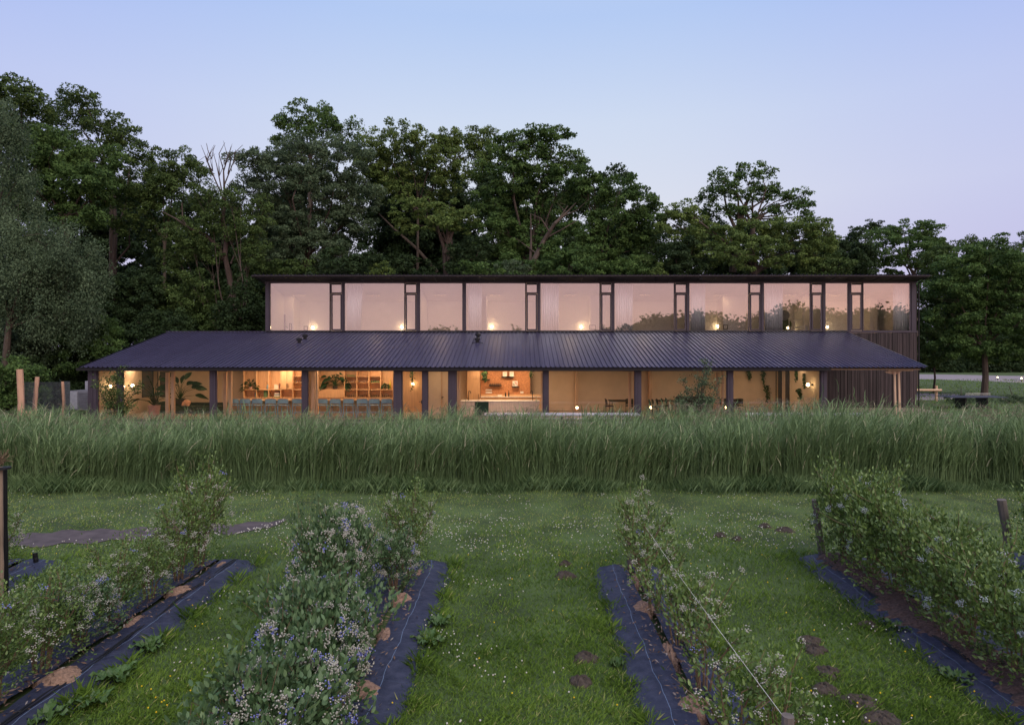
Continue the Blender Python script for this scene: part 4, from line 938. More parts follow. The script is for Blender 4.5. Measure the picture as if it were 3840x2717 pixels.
tag(obj('wall_clock', MB().tube([(X(2941, 44.9), 44.85, Z(1182, 44.9)), (X(2941, 44.9), 44.88, Z(1182, 44.9))], .36, 20), m_grey, None, (X(2941, 44.9), 44.85, Z(1182, 44.9))), 'large grey disc on the wall beside the eighth upstairs curtain', 'wall disc')

# ================================================================= OUTSIDE THINGS NEAR THE HOUSE
def picnic(label, a, b_, Y, d):
    x0, x1 = X(a, Y), X(b_, Y); zt_ = Z(1553, Y); t = thing('garden_table', label, 'table', ((x0+x1)/2, Y+d/2, .03))
    nb = 4
    for k in range(nb): obj('plank', MB().box(x0, x1, Y+d*k/nb+.005, Y+d*(k+1)/nb-.005, zt_-.04, zt_), m_top, t)
    obj('apron', MB().box(x0+.1, x1-.1, Y+.06, Y+.1, zt_-.1, zt_-.042), m_top, t)
    for f in (.07, .5, .93):
        x = x0+(x1-x0)*f; obj('leg', MB().box(x-.04, x+.04, Y+.1, Y+d-.1, .031, zt_-.101), m_blk, t)
    for yy in (Y-.65, Y+d+.35):
        be = thing('bench', f'long grey bench {"in front of" if yy < Y else "behind"} the {label.split(" on ")[0].replace("long grey ","")} {"by the kitchen" if a < 2500 else "at the right end"}', 'bench', ((x0+x1)/2, yy, .03))
        for k in range(2): obj('slat', MB().box(x0+.2, x1-.2, yy+.16*k, yy+.16*k+.15, .43, .47), m_top, be)
        for f in (.1, .5, .9):
            x = x0+(x1-x0)*f; obj('leg', MB().box(x-.03, x+.03, yy+.03, yy+.28, .031, .429), m_blk, be)
picnic('long grey terrace table on black legs in front of the kitchen', 1815, 2400, 29.9, .8)
picnic('long grey terrace table on black legs at the right end of the terrace', 2800, 3290, 29.9, .8)
# table tennis table at the right
Yt = 41.5; xc = X(3640, Yt); zt_ = .76
t = thing('table_tennis_table', 'dark table tennis table with its net on the right lawn', 'table', (xc, Yt, 0))
obj('table_top', MB().box(X(3560, Yt)-.4, X(3725, Yt)+.4, Yt-.76, Yt+.76, zt_-.03, zt_), mat('table_tennis_blue', (.06, .065, .10), .5), t)
for q in (3600, 3680): obj('leg_frame', MB().box(X(q, Yt), X(q+5, Yt), Yt-.5, Yt+.5, 0, zt_-.031), m_blk, t)
nx0 = X(3655, Yt); b = MB()
b.box(X(3654, Yt)-.0, X(3746, Yt), Yt+.78, Yt+.79, zt_+.14, zt_+.155)
for k in range(30): xx = X(3654, Yt)+(X(3746, Yt)-X(3654, Yt))*k/29; b.box(xx-.004, xx+.004, Yt+.78, Yt+.785, zt_+.002, zt_+.14)
obj('net', b, m_paper, t)
# rail fence
Yr = 47; t = thing('rail_fence', 'low round-timber rail fence right of the house corner', 'fence', (X(3515, Yr), Yr, 0))
obj('rail', MB().tube([(X(3395, Yr), Yr, Z(1462, Yr)), (X(3527, Yr), Yr-.1, Z(1462, Yr))], .09, 8), m_wood, t)
obj('fence_post', MB().tube([(X(3516, Yr), Yr+.15, 0), (X(3516, Yr), Yr+.15, Z(1446, Yr))], .09, 8), m_wood, t)
for px, py, Y_, r in [(3741, 1417, 80, .06), (3830, 1421, 76, .085)]:
    x = X(px, Y_); zz_ = Z(py, Y_); t = thing('path_light', 'lit garden light beside the gravel drive, '+('farther left one' if px < 3800 else 'nearer right one'), 'lamp', (x, Y_, 0))
    obj('pole', MB().tube([(x, Y_, 0), (x, Y_, zz_)], .05, 6), m_blk, t); obj('bulb', MB().ball((x, Y_, zz_+.1), r, 10), m_bulb, t)
# enclosure at the left: three peeled logs and a wire mesh
t = thing('mesh_fence', 'open wire mesh fence between three peeled logs left of the house', 'fence', (X(160, 30), 30, 0))
logs = [((78, 1590), (74, 1384), 29, .145, .13), ((127, 1590), (140, 1413), 30.5, .105, .09), ((238, 1590), (235, 1430), 33, .09, .075)]
for (a, ay), (b_, by), Y_, r0, r1 in logs:
    x0_, x1_, z1_ = X(a, Y_), X(b_, Y_), Z(by, Y_); xm = (x0_+x1_)/2+(.05 if a != 127 else -.03)
    obj('log', MB().tube([(x0_, Y_, 0), (xm, Y_, z1_*.5), (x1_, Y_, z1_)], [r0, (r0+r1)/2, r1], 10), m_stake, t)
wm = mat('galvanised_wire', (.13, .14, .15), .5, .5)
def wmesh(a, b_, Ya, Yb, y0, y1, nx, nz, nmn='wire_mesh'):
    b = MB(); xa, xb = X(a, Ya), X(b_, Yb); za, zb = Z(y1, Ya), Z(y0, Ya); zb2 = Z(y0, Yb); za2 = Z(y1, Yb)
    for k in range(nx+1):
        f = k/nx; x = xa+(xb-xa)*f; y = Ya+(Yb-Ya)*f; lo = za+(za2-za)*f; hi = zb+(zb2-zb)*f; b.tube([(x, y, lo), (x, y, hi)], .008, 3, False)
    for k in range(nz+1):
        f = k/nz; b.tube([(xa, Ya, za+(zb-za)*f), (xb, Yb, za2+(zb2-za2)*f)], .008, 3, False)
    obj(nmn, b, wm, t)
wmesh(144, 232, 30.5, 33, 1433, 1560, 20, 26); wmesh(92, 132, 29, 30.5, 1433, 1560, 12, 26); wmesh(241, 262, 33, 30.5, 1430, 1560, 12, 24)
x = X(103, 28.5); tag(obj('stump', MB().lathe((x, 28.5, 0), [(.15, 0), (.14, Z(1541, 28.5)), (.01, Z(1541, 28.5)+.003)], 10), m_stake, None, (x, 28.5, 0)), 'short pale sawn log standing between the tall peeled posts', 'log')
t = thing('heat_pump', 'grey heat pump cabinet with a dark grille left of the house corner', 'heat pump', (X(290, 37), 37, 0))
obj('cabinet', MB().pbox(262, 340, 1464, 1536, 37, 1.0), m_grey, t); obj('side_panel', MB().pbox(263, 290, 1467, 1533, 36.97, .028), mat('light_grey_panel', (.30, .29, .34), .6), t)
for k in range(8): obj('louvre', MB().pbox(293, 330, 1470+k*7.5, 1474+k*7.5, 36.95, .045), m_grey, t)
box_thing('cabinet', 'taller pale grey cabinet behind the heat pump, against the house corner', 'cabinet', 319, 345, 1428, 1500, 38.5, .5, mat('light_grey_panel', (.28, .27, .33), .6))

# ================================================================= BEDS
rown = ['far left bed', 'left bed', 'bed left of the central aisle', 'bed right of the central aisle', 'right bed with the thick bushes', 'far right bed']
def matstrip(i, side, root):
    e = ROWS[i][2]; hw = HALF[i]; gap = .05 if i != 4 else .26; ns = 60; nc = 7
    y = np.linspace(2.2, e, ns); V = []; UV = []
    r0, r1 = (gap, hw+.14) if side > 0 else (-hw-.14, -gap)
    for j, yy in enumerate(y):
        taper = 1.0
        for k in range(nc):
            f = k/(nc-1); o = r0+(r1-r0)*f; edge = f if side > 0 else 1-f
            o += .025*math.sin(yy*5+i*2+side)*edge+.02*math.sin(yy*13+i)*edge
            if j > ns-4: o *= 1-.05*(j-(ns-4))
            zz_ = .075*(1-edge**2.2)+.022+.012*math.sin(yy*6.3+k*1.3+i)*(1-edge)+.006*math.sin(yy*17+k*2.1)
            if k in (0, nc-1) and edge > .5: zz_ = -.01
            if j == ns-1: zz_ = -.012
            V.append((float(rowx(i, yy))+o, yy, max(zz_, -.02))); UV.append((edge*.62+.0, yy))
    Fc = [(j*nc+k, j*nc+k+1, (j+1)*nc+k+1, (j+1)*nc+k) for j in range(ns-1) for k in range(nc-1)]
    b = MB(); b.v = V; b.f = Fc; o = obj('strip', b, m_mat, root, smooth=True)
    me = o.data; uv = me.uv_layers.new(name='UVMap')
    idx = np.zeros(len(me.loops), np.int32); me.loops.foreach_get('vertex_index', idx); U = np.array(UV)[idx]; uv.data.foreach_set('uv', U.astype(np.float32).ravel())
for i in range(6):
    y0 = 2.2; t = thing('weed_mat', 'dark blue woven weed mat of the '+rown[i], 'weed mat', (float(rowx(i, 7)), 7, 0), 'weed mats of the blueberry rows')
    matstrip(i, 1, t); matstrip(i, -1, t)
    # mulch in the planting slit, heaped at the plants
    e = ROWS[i][2]; ns, nc = 260, 9; V = []; gw = .30 if i != 4 else .44; fine = i != 4
    for j in range(ns):
        yy = 2.2+(e-.25-2.2)*j/(ns-1)
        hp = max(0, math.sin(yy*5.1+i*1.7+.6*math.sin(yy*1.9)))**1.2*(.6+.4*math.sin(yy*2.7+i)) if fine else .62+.2*math.sin(yy*3)
        ww = gw*((.12+.78*hp) if fine else (.42+.75*hp))*(1+.10*math.sin(yy*23+i)+.07*math.sin(yy*51))
        for k in range(nc):
            f = k/(nc-1)*2-1; V.append((float(rowx(i, yy))+f*ww+.05*math.sin(yy*1.9)+(.10 if i in (1, 2) else (-.02)), yy, (.05+.085*hp+.01*math.sin(yy*41+k*3))*(1-abs(f)**1.8)+(.062 if not fine else (.085*min(1, hp*4)-.05))))
    b = MB(); b.v = V; b.f = [(j*nc+k, j*nc+k+1, (j+1)*nc+k+1, (j+1)*nc+k) for j in range(ns-1) for k in range(nc-1)]
    o = obj('mulch', b, m_mulch if fine else m_bark_mulch, None, (float(rowx(i, 7)), 7, 0)); tag(o, ('reddish sawdust mulch heaped along the plants of the ' if fine else 'coarse dark bark mulch under the bushes of the ')+rown[i], 'mulch', kind='stuff')
    # chips and straw on top
    n = 1500 if not fine else 900; yy = 2.6+rng.random(n)*(e-3.0); s_ = rng.normal(size=n)*(.22 if not fine else .17)
    P = np.stack([rowx(i, yy)+s_, yy, .11*np.exp(-(s_/.3)**2)+.045+.03*rng.random(n)], 1); d = rdir(n); d[:, 2] *= .25
    V, Fc, T = scatter(*RHOMB, P, frames(d, np.array([[0, 0, 1.]])+rng.normal(size=(n, 3))*.4), np.stack([.02+.02*rng.random(n), .04+.05*rng.random(n), np.full(n, .02)], 1))
    cm = m_chip if 'm_chip' in globals() else None
    if cm is None: m_chip = leafmat('wood_chip', (.08, .045, .035), (.26, .17, .12), 0, .9, (.34, .30, .28)); cm = m_chip
    o = npmesh('wood_chips', V, Fc, cm, tint=T); tag(o, 'loose wood chips and dead leaves littering the '+rown[i], 'wood chips', kind='stuff')
    if i in (1, 3, 4):
        for q in range(2):
            so = {1: .26, 3: .16, 4: -.30}[i]+.03*q; pts = [(float(rowx(i, y))+so+.025*math.sin(y*1.7+q)+.012*math.sin(y*5), y, .085+.014*math.sin(y*4.1)+.012) for y in np.linspace(2.3, e-.2, 60)]
            tag(obj('drip_hose', MB().tube(pts, .010, 6), m_hose, None, (pts[30][0], pts[30][1], 0)), ('outer' if q else 'inner')+' black drip hose running along the '+rown[i], 'hose', 'drip hoses')

# ================================================================= BLUEBERRY BUSHES
def bush_mesh(seed, nl, nb, hgt, wid, leafs, mleaf, mber, sparse=False, blue=.1, clusters=None):
    rs = np.random.default_rng(seed); root = bpy.data.objects.new('blueberry_bush', None); COL.objects.link(root)
    ns = 9 if not sparse else 6; b = MB(); tips = []
    for k in range(ns):
        a = 2*math.pi*k/ns+rs.normal()*.3; r_ = wid*(.25+.75*rs.random()); h_ = hgt*(.62+.38*rs.random())
        p0 = np.array([.06*math.cos(a), .06*math.sin(a), 0]); p3 = np.array([r_*math.cos(a), r_*math.sin(a), h_])
        p1 = p0*.6+p3*.4*np.array([.5, .5, 1.1]); p2 = p3*np.array([.72, .72, .78])+rs.normal(size=3)*.04
        b.tube([tuple(q) for q in (p0, p1, p2, p3)], [.014, .011, .007, .003], 5)
        for j in range(5 if not sparse else 4):
            f = rs.random()*.8+.2; q0 = (p1*(1-f)+p3*f); q1 = q0+np.array([rs.normal()*.16, rs.normal()*.16, .08+.22*rs.random()])*(wid/.45)
            b.tube([tuple(q0), tuple((q0+q1)/2+rs.normal(size=3)*.02), tuple(q1)], [.006, .004, .002], 4)
            tips.append((q0, q1))
        tips.append((p2, p3)); tips.append((p1, p2))
        if not sparse:
            q0 = p2; q1 = p3*np.array([1.12, 1.12, 1])+np.array([rs.normal()*.08, rs.normal()*.08, .06+.2*rs.random()*hgt]); b.tube([tuple(q0), tuple(q1)], [.005, .002], 4); tips.append((q0, q1)); tips.append((p3, q1))
    obj('stems', b, m_twig, root)
    P, D, T = [], [], []
    m = len(tips)
    idx = rs.integers(0, m, nl); f = rs.random(nl)**.7
    A = np.array([t[0] for t in tips])[idx]; B = np.array([t[1] for t in tips])[idx]
    P = A+(B-A)*f[:, None]*1.05+rs.normal(size=(nl, 3))*(.055 if not sparse else .035)*(wid/.45)
    if not sparse:
        k = int(nl*.42); a = rs.random(k)*2*math.pi; u = rs.random(k); zz_ = hgt*(.16+.84*u); rr_ = wid*np.sqrt(np.clip(1-((u-.45)/.72)**2, .05, 1))*(.62+.42*rs.random(k))*(1+.22*np.sin(a*3+seed)+.20*np.sin(zz_*9+a*2))
        P[:k] = np.stack([rr_*np.cos(a), rr_*np.sin(a), zz_+.05*np.sin(a*4)], 1)
    out = P-np.array([0, 0, hgt*.45]); d = norm(norm(out)*.7+np.array([0, 0, .75])+rs.normal(size=(nl, 3))*.6)
    up = norm(norm(out)*.8+np.array([0, 0, .6])+rs.normal(size=(nl, 3))*.5)
    V, Fc, TT = scatter(*OVAL, P, frames(d, up), np.stack([leafs*(1.0+.5*rs.random(nl)), leafs*(1.1+.7*rs.random(nl)), leafs*np.ones(nl)], 1), np.clip(rs.normal(size=nl)*.22+.45, 0, .86)+.14*(rs.random(nl) < .06))
    npmesh('foliage', V, Fc, mleaf, root, tint=TT)
    # berries in clusters near the outside
    nc = clusters or max(8, nb//17); a = rs.random(nc)*2*math.pi; u = .3+.75*rs.random(nc)
    if sparse:
        ii = rs.integers(0, m, nc); C = np.array([t[1] for t in tips])[ii]+rs.normal(size=(nc, 3))*.03
    else:
        rr_ = wid*np.sqrt(np.clip(1-((u-.45)/.72)**2, .05, 1))*1.0; C = np.stack([rr_*np.cos(a), rr_*np.sin(a), hgt*(.16+.84*np.clip(u, 0, 1))+.03], 1)
    ci = rs.integers(0, nc, nb); P = C[ci]+rs.normal(size=(nb, 3))*np.array([.026, .026, .022]); bl = (rs.random(nc) < blue)[ci]
    tt = np.where(bl & (rs.random(nb) < .7), 1., rs.random(nb)*.85)
    V, Fc, TT = scatter(ICO[0], ICO[1], P, EYE3(nb), .0066+.0030*rs.random(nb), tt)
    npmesh('berries', V, Fc, mber, root, tint=TT)['kind'] = 'stuff'
    return root
protoA = bush_mesh(11, 3300, 1900, 1.15, .52, .040, m_blu, m_berry, False, .17)          # full grey green, many berries
protoB = bush_mesh(12, 3500, 700, 1.35, .46, .031, m_blu2, m_berry, False, .07)         # upright, fine-leaved
protoC = bush_mesh(13, 3800, 380, 1.25, .60, .043, m_blu2, m_berry2, False, .05, 11)    # bright broad-leaved, silver berries
protoD = bush_mesh(14, 760, 330, 1.05, .54, .043, m_blu2, m_berry, True, .12)           # sparse
protoE = bush_mesh(15, 3600, 2700, 1.0, .60, .050, m_blu, m_berry, False, .20)
protos = {'A': protoA, 'B': protoB, 'C': protoC, 'D': protoD, 'E': protoE}; usedp = set()
look = {'A': 'grey-green blueberry bush', 'B': 'fine-leaved blueberry bush', 'C': 'broad-leaved blueberry bush', 'D': 'sparse blueberry bush', 'E': 'low berry-laden bush'}
cnt = ['farthest', 'second farthest', 'third farthest', 'fourth farthest', 'fifth farthest', 'sixth farthest', 'seventh farthest', 'eighth farthest', 'ninth farthest']
rowb = ['far left bed', 'left bed', 'bed left of the central aisle', 'bed right of the central aisle', 'right bed', 'far right bed']
def bush(kind, i, k, y, s, sz=1, dx=0, extra=''):
    p = protos[kind]; o = copy_tree(p) if kind in usedp else p; usedp.add(kind)
    o.location = (float(rowx(i, y))+dx, y, .03); o.rotation_euler = (R(random.uniform(-4, 4)), R(random.uniform(-4, 4)), random.uniform(0, 6.28)); o.scale = (s, s, s*sz)
    tag(o, f'{look[kind]}, {cnt[k]} in the {rowb[i]}', 'bush', 'blueberry bushes in rows')
LAY = {0: [('B', 10.6, .9, .9), ('B', 9.4, .8, .85), ('A', 8.2, .8, .8), ('B', 7.0, .8, .8)],
       1: [('B', 10.95, 1.02, 1.18), ('B', 10.35, .95, .95), ('B', 9.55, .85, .8), ('B', 8.85, .9, .82), ('A', 8.1, .85, .82), ('B', 7.4, .95, .82), ('B', 6.7, .95, .85), ('B', 5.9, .95, .85), ('B', 5.0, .95, .8)],
       2: [('B', 10.7, .95, 1.05), ('A', 9.9, .8, .95), ('A', 9.0, .92, 1.40), ('A', 8.3, .92, 1.38), ('E', 7.3, .98, 1.05), ('E', 6.4, 1.0, 1.05), ('E', 5.5, .98, 1.0), ('E', 4.7, .95, .9)],
       3: [('D', 10.7, 1.0, 1.15), ('D', 10.0, .95, 1.0), ('D', 9.1, .95, .9), ('D', 8.1, .95, .85), ('D', 7.0, .95, .9), ('D', 5.9, .95, .85)],
       4: [('C', 11.2, .95, 1.25), ('C', 10.5, 1.0, 1.12), ('C', 9.75, 1.0, 1.05), ('C', 9.0, 1.0, .98), ('C', 8.2, 1.0, .95), ('C', 7.3, .95, .95), ('C', 6.4, .95, .9)],
       5: [('C', 11.0, .9, 1.0), ('C', 10.1, .95, 1.0), ('C', 9.2, .95, .95), ('C', 8.2, .95, .9)]}
for i, lst in LAY.items():
    for k, (kd, y, s, sz) in enumerate(lst): bush(kd, i, k, y, s, sz, {2: -.14, 4: .12, 1: -.20, 3: .1}.get(i, 0)+random.uniform(-.08, .08)-(.5 if i == 2 and k in (2, 3) else .25 if i == 2 and k == 4 else (.05 if i == 2 and k > 4 else 0)))
# extra sparse shoots leaning right of the central-right bed
for (px, py, s, l_) in [(2640, 2330, .85, 'sparse blueberry shoots leaning into the grass right of the taut cord'), (2960, 2640, .8, 'sparse yellowish blueberry shoots in the grass by the near tie post')]:
    o = copy_tree(protoD); y = G(px, py)[1]-1.1; o.location = (X(px, y)-.1, y, .0); o.scale = (s, s, s); o.rotation_euler = (0, R(14), random.random()*6); tag(o, l_, 'bush', 'blueberry bushes in rows')

# ================================================================= STAKES, CORD, MOLEHILLS, WEEDS
def stake(label, base, top, Y, r0, r1, m=m_old, name='stake'):
    x0, x1, z1_ = X(base[0], Y), X(top[0], Y), Z(top[1], Y)
    b = MB(); n = 7; pts = [(x0+(x1-x0)*k/n+random.uniform(-.006, .006), Y+random.uniform(-.006, .006), z1_*k/n-.02) for k in range(n+1)]
    b.tube(pts, [r0+(r1-r0)*k/n for k in range(n+1)], 9)
    return tag(obj(name, b, m, None, (x0, Y, 0)), label, 'post')
stake('weathered grey post leaning at the far end of the right bed', (3085, 2090), (3055, 1868), 11.7, .065, .055)
stake('thin blackened post hidden in the first bush of the right bed', (3160, 2060), (3157, 1902), 11.3, .04, .035, m_blk)
stake('weathered split post at the far end of the far right bed', (3790, 2090), (3756, 1868), 11.6, .065, .075)
stake('slim old post wrapped in leaves where the white cord starts', (2362, 2120), (2352, 1880), 11.0, .04, .045)
stake('short dark tie post holding the near end of the taut cord', (2960, 2760), (2953, 2672), 4.75, .04, .045)
stake('stubby dark peg beside the far left bed', (134, 2100), (132, 2068), 11.2, .04, .04, m_blk)
Ys = 9.6; x = X(6, Ys)
stake('pale split post at the left picture edge, tied to a darker one', (4, 2140), (2, 1745), Ys, .034, .03, mat('split_wood', (.24, .17, .12), .85, 0, .35, 10, .3, (1, 1, .15)))
stake('tall dark brown post standing right behind the pale post at the left edge', (22, 2130), (18, 1755), Ys+.12, .035, .032, m_blk)
tag(obj('tie_strap', MB().lathe((X(12, Ys), Ys, Z(1758, Ys)), [(.1, 0), (.1, .03)], 10), m_hose, None, (X(12, Ys), Ys, Z(1758, Ys))), 'black strap tying the two posts at the left edge', 'strap')
b = MB(); n = 60; x_, y_, z_ = X(4, Ys), Ys, Z(1745, Ys)
for k in range(n):
    a = random.uniform(0, 6.28); l_ = random.uniform(.05, .16); b.tube([(x_+random.uniform(-.05, .05), y_, z_+random.uniform(-.02, .12)), (x_+l_*math.cos(a), y_+l_*math.sin(a), z_+random.uniform(.02, .24))], .004, 3)
tag(obj('twig_bundle', b, m_twig, None, (x_, y_, z_)), 'tuft of dry twigs stuck on top of the pale post at the left edge', 'twigs')
A = Vector((X(2392, 11.0), 11.0, Z(1932, 11.0))); B_ = Vector((X(2942, 4.75), 4.75, Z(2690, 4.75)))
tag(obj('cord', MB().tube([tuple(A.lerp(B_, k/12)+Vector((0, 0, -.035*math.sin(math.pi*k/12)))) for k in range(13)], .0022, 5), m_paper, None, tuple(B_)), 'taut white cord running over the bushes right of the central aisle', 'cord')
# molehills
mh = [(3036, 2408, .26), (3055, 2440, .24), (3105, 2526, .28), (3095, 2590, .27), (3230, 2640, .37), (3260, 2350, .24), (2945, 1990, .32), (2700, 2010, .2), (2195, 2470, .26), (2120, 2118, .2), (2180, 2560, .22), (3310, 2705, .36), (2870, 1975, .22), (2765, 2025, .18), (2120, 2160, .3)]
mdesc = ['flat dark molehill, upper one of the pair right of the cord', 'flat dark molehill, lower one of the pair right of the cord', 'low brown molehill below the pair, right of the cord post', 'roundish brown molehill just right of the near cord post', 'largest crumbly molehill near the bottom right', 'lone molehill touching the right bed', 'molehill on the far lawn left of the right bed', 'faint molehill on the far lawn between the two right beds', 'molehill covered with dry grass in the central aisle', 'tiny reddish molehill at the far end of the central aisle', 'flat molehill low in the central aisle', 'crumbly molehill cut by the bottom edge', 'thin molehill just left of the far lawn one', 'small bare patch of soil right of the tied bushes', 'small dark molehill in the central aisle beside the right mat end']
for (px, py, r), l_ in zip(mh, mdesc):
    gx, gy = G(px, py); b = MB(); nr, na = 7, 22; V = [(gx, gy, .07)]
    for j in range(1, nr+1):
        for k in range(na):
            a = 2*math.pi*k/na; f = j/nr; rr_ = r*.55*f*(1+.16*math.sin(a*3+px)+.1*math.sin(a*7+py)); V.append((gx+rr_*math.cos(a)*1.15, gy+rr_*math.sin(a)*.95, max(-.01, .075*(1-f**2.5)+random.uniform(-.02, .025)*(1-f*.6)) if j < nr else -.01))
    b.v = V
    for k in range(na): b.f.append((0, 1+k, 1+(k+1) % na))
    for j in range(nr-1):
        for k in range(na): q = 1+j*na; b.f.append((q+k, q+na+k, q+na+(k+1) % na, q+(k+1) % na))
    tag(obj('molehill', b, m_soil, None, (gx, gy, 0)), l_, 'molehill', 'molehills in the lawn')
# dock weeds with large wavy leaves, each leaf a part
def weed(label, px, py, n, ln, wd, m=m_dock, upr=.55, name='dock_weed'):
    gx, gy = G(px, py); t = thing(name, label, 'weed', (gx, gy, 0), 'weeds along the mats')
    for k in range(n):
        a = 2*math.pi*k/n+random.uniform(-.3, .3); l_ = ln*random.uniform(.7, 1.15); w_ = wd*random.uniform(.8, 1.15); u0 = random.uniform(.35, 1.0)*upr
        b = MB(); ns = 7
        for j in range(ns+1):
            f = j/ns; r_ = l_*f*.85; z = l_*(u0*2.0*f-1.25*u0*f*f)+.02; wq = w_*(math.sin(math.pi*min(.98, f*.92+.06)))**.7*.5*(1 if f > .15 else .35); s_ = .02*math.sin(j*2.2+k)
            cx_, cy_ = gx+r_*math.cos(a), gy+r_*math.sin(a); sx, sy = -math.sin(a), math.cos(a)
            b.v += [(cx_-sx*wq, cy_-sy*wq, z+.02+s_), (cx_, cy_, z), (cx_+sx*wq, cy_+sy*wq, z+.02-s_)]
        for j in range(ns): q = j*3; b.f += [(q, q+1, q+4, q+3), (q+1, q+2, q+5, q+4)]
        obj('leaf', b, m, t)
m_dock2 = mat('dock_leaf_green', (.055, .105, .024), .5, 0, .25, 6)
m_strap = mat('strap_leaf', (.07, .11, .06), .5)
for px, py, n, ln, wd, l_ in [(560, 2440, 9, .36, .15, 'broad dock weed at the grass edge of the left bed, farther one'), (430, 2560, 11, .42, .17, 'largest wavy dock weed overlapping the mat of the left bed'), (350, 2650, 9, .36, .14, 'dock weed in front of the largest one beside the left mat'), (170, 2712, 9, .34, .15, 'dock weed at the bottom edge beside the left mat'), (1610, 2420, 10, .38, .13, 'tall-leaved dock weed right of the mat left of the central aisle'), (1650, 2350, 8, .30, .12, 'smaller dock weed just beyond the tall-leaved one'), (2310, 2500, 5, .18, .12, 'tiny bright weed with round leaves left of the mat right of the central aisle'), (3370, 2370, 9, .3, .1, 'leafy weed at the left border of the right bed, middle one'), (3590, 2560, 9, .34, .11, 'leafy weed at the left border of the right bed, nearest one'), (3300, 2230, 7, .26, .09, 'leafy weed at the left border of the right bed, farthest one')]:
    weed(l_, px, py, n+2, ln*.72, wd*.62, m_dock2)
weed('spiky strap-leaved weed growing on the mat of the right bed', 3740, 2500, 22, .36, .022, m_strap, .7, 'strap_weed')
weed('dry pale grass tuft on the mulch of the right bed', 3560, 2345, 14, .26, .016, mat('dry_grass', (.3, .25, .17)), .6, 'grass_tuft')

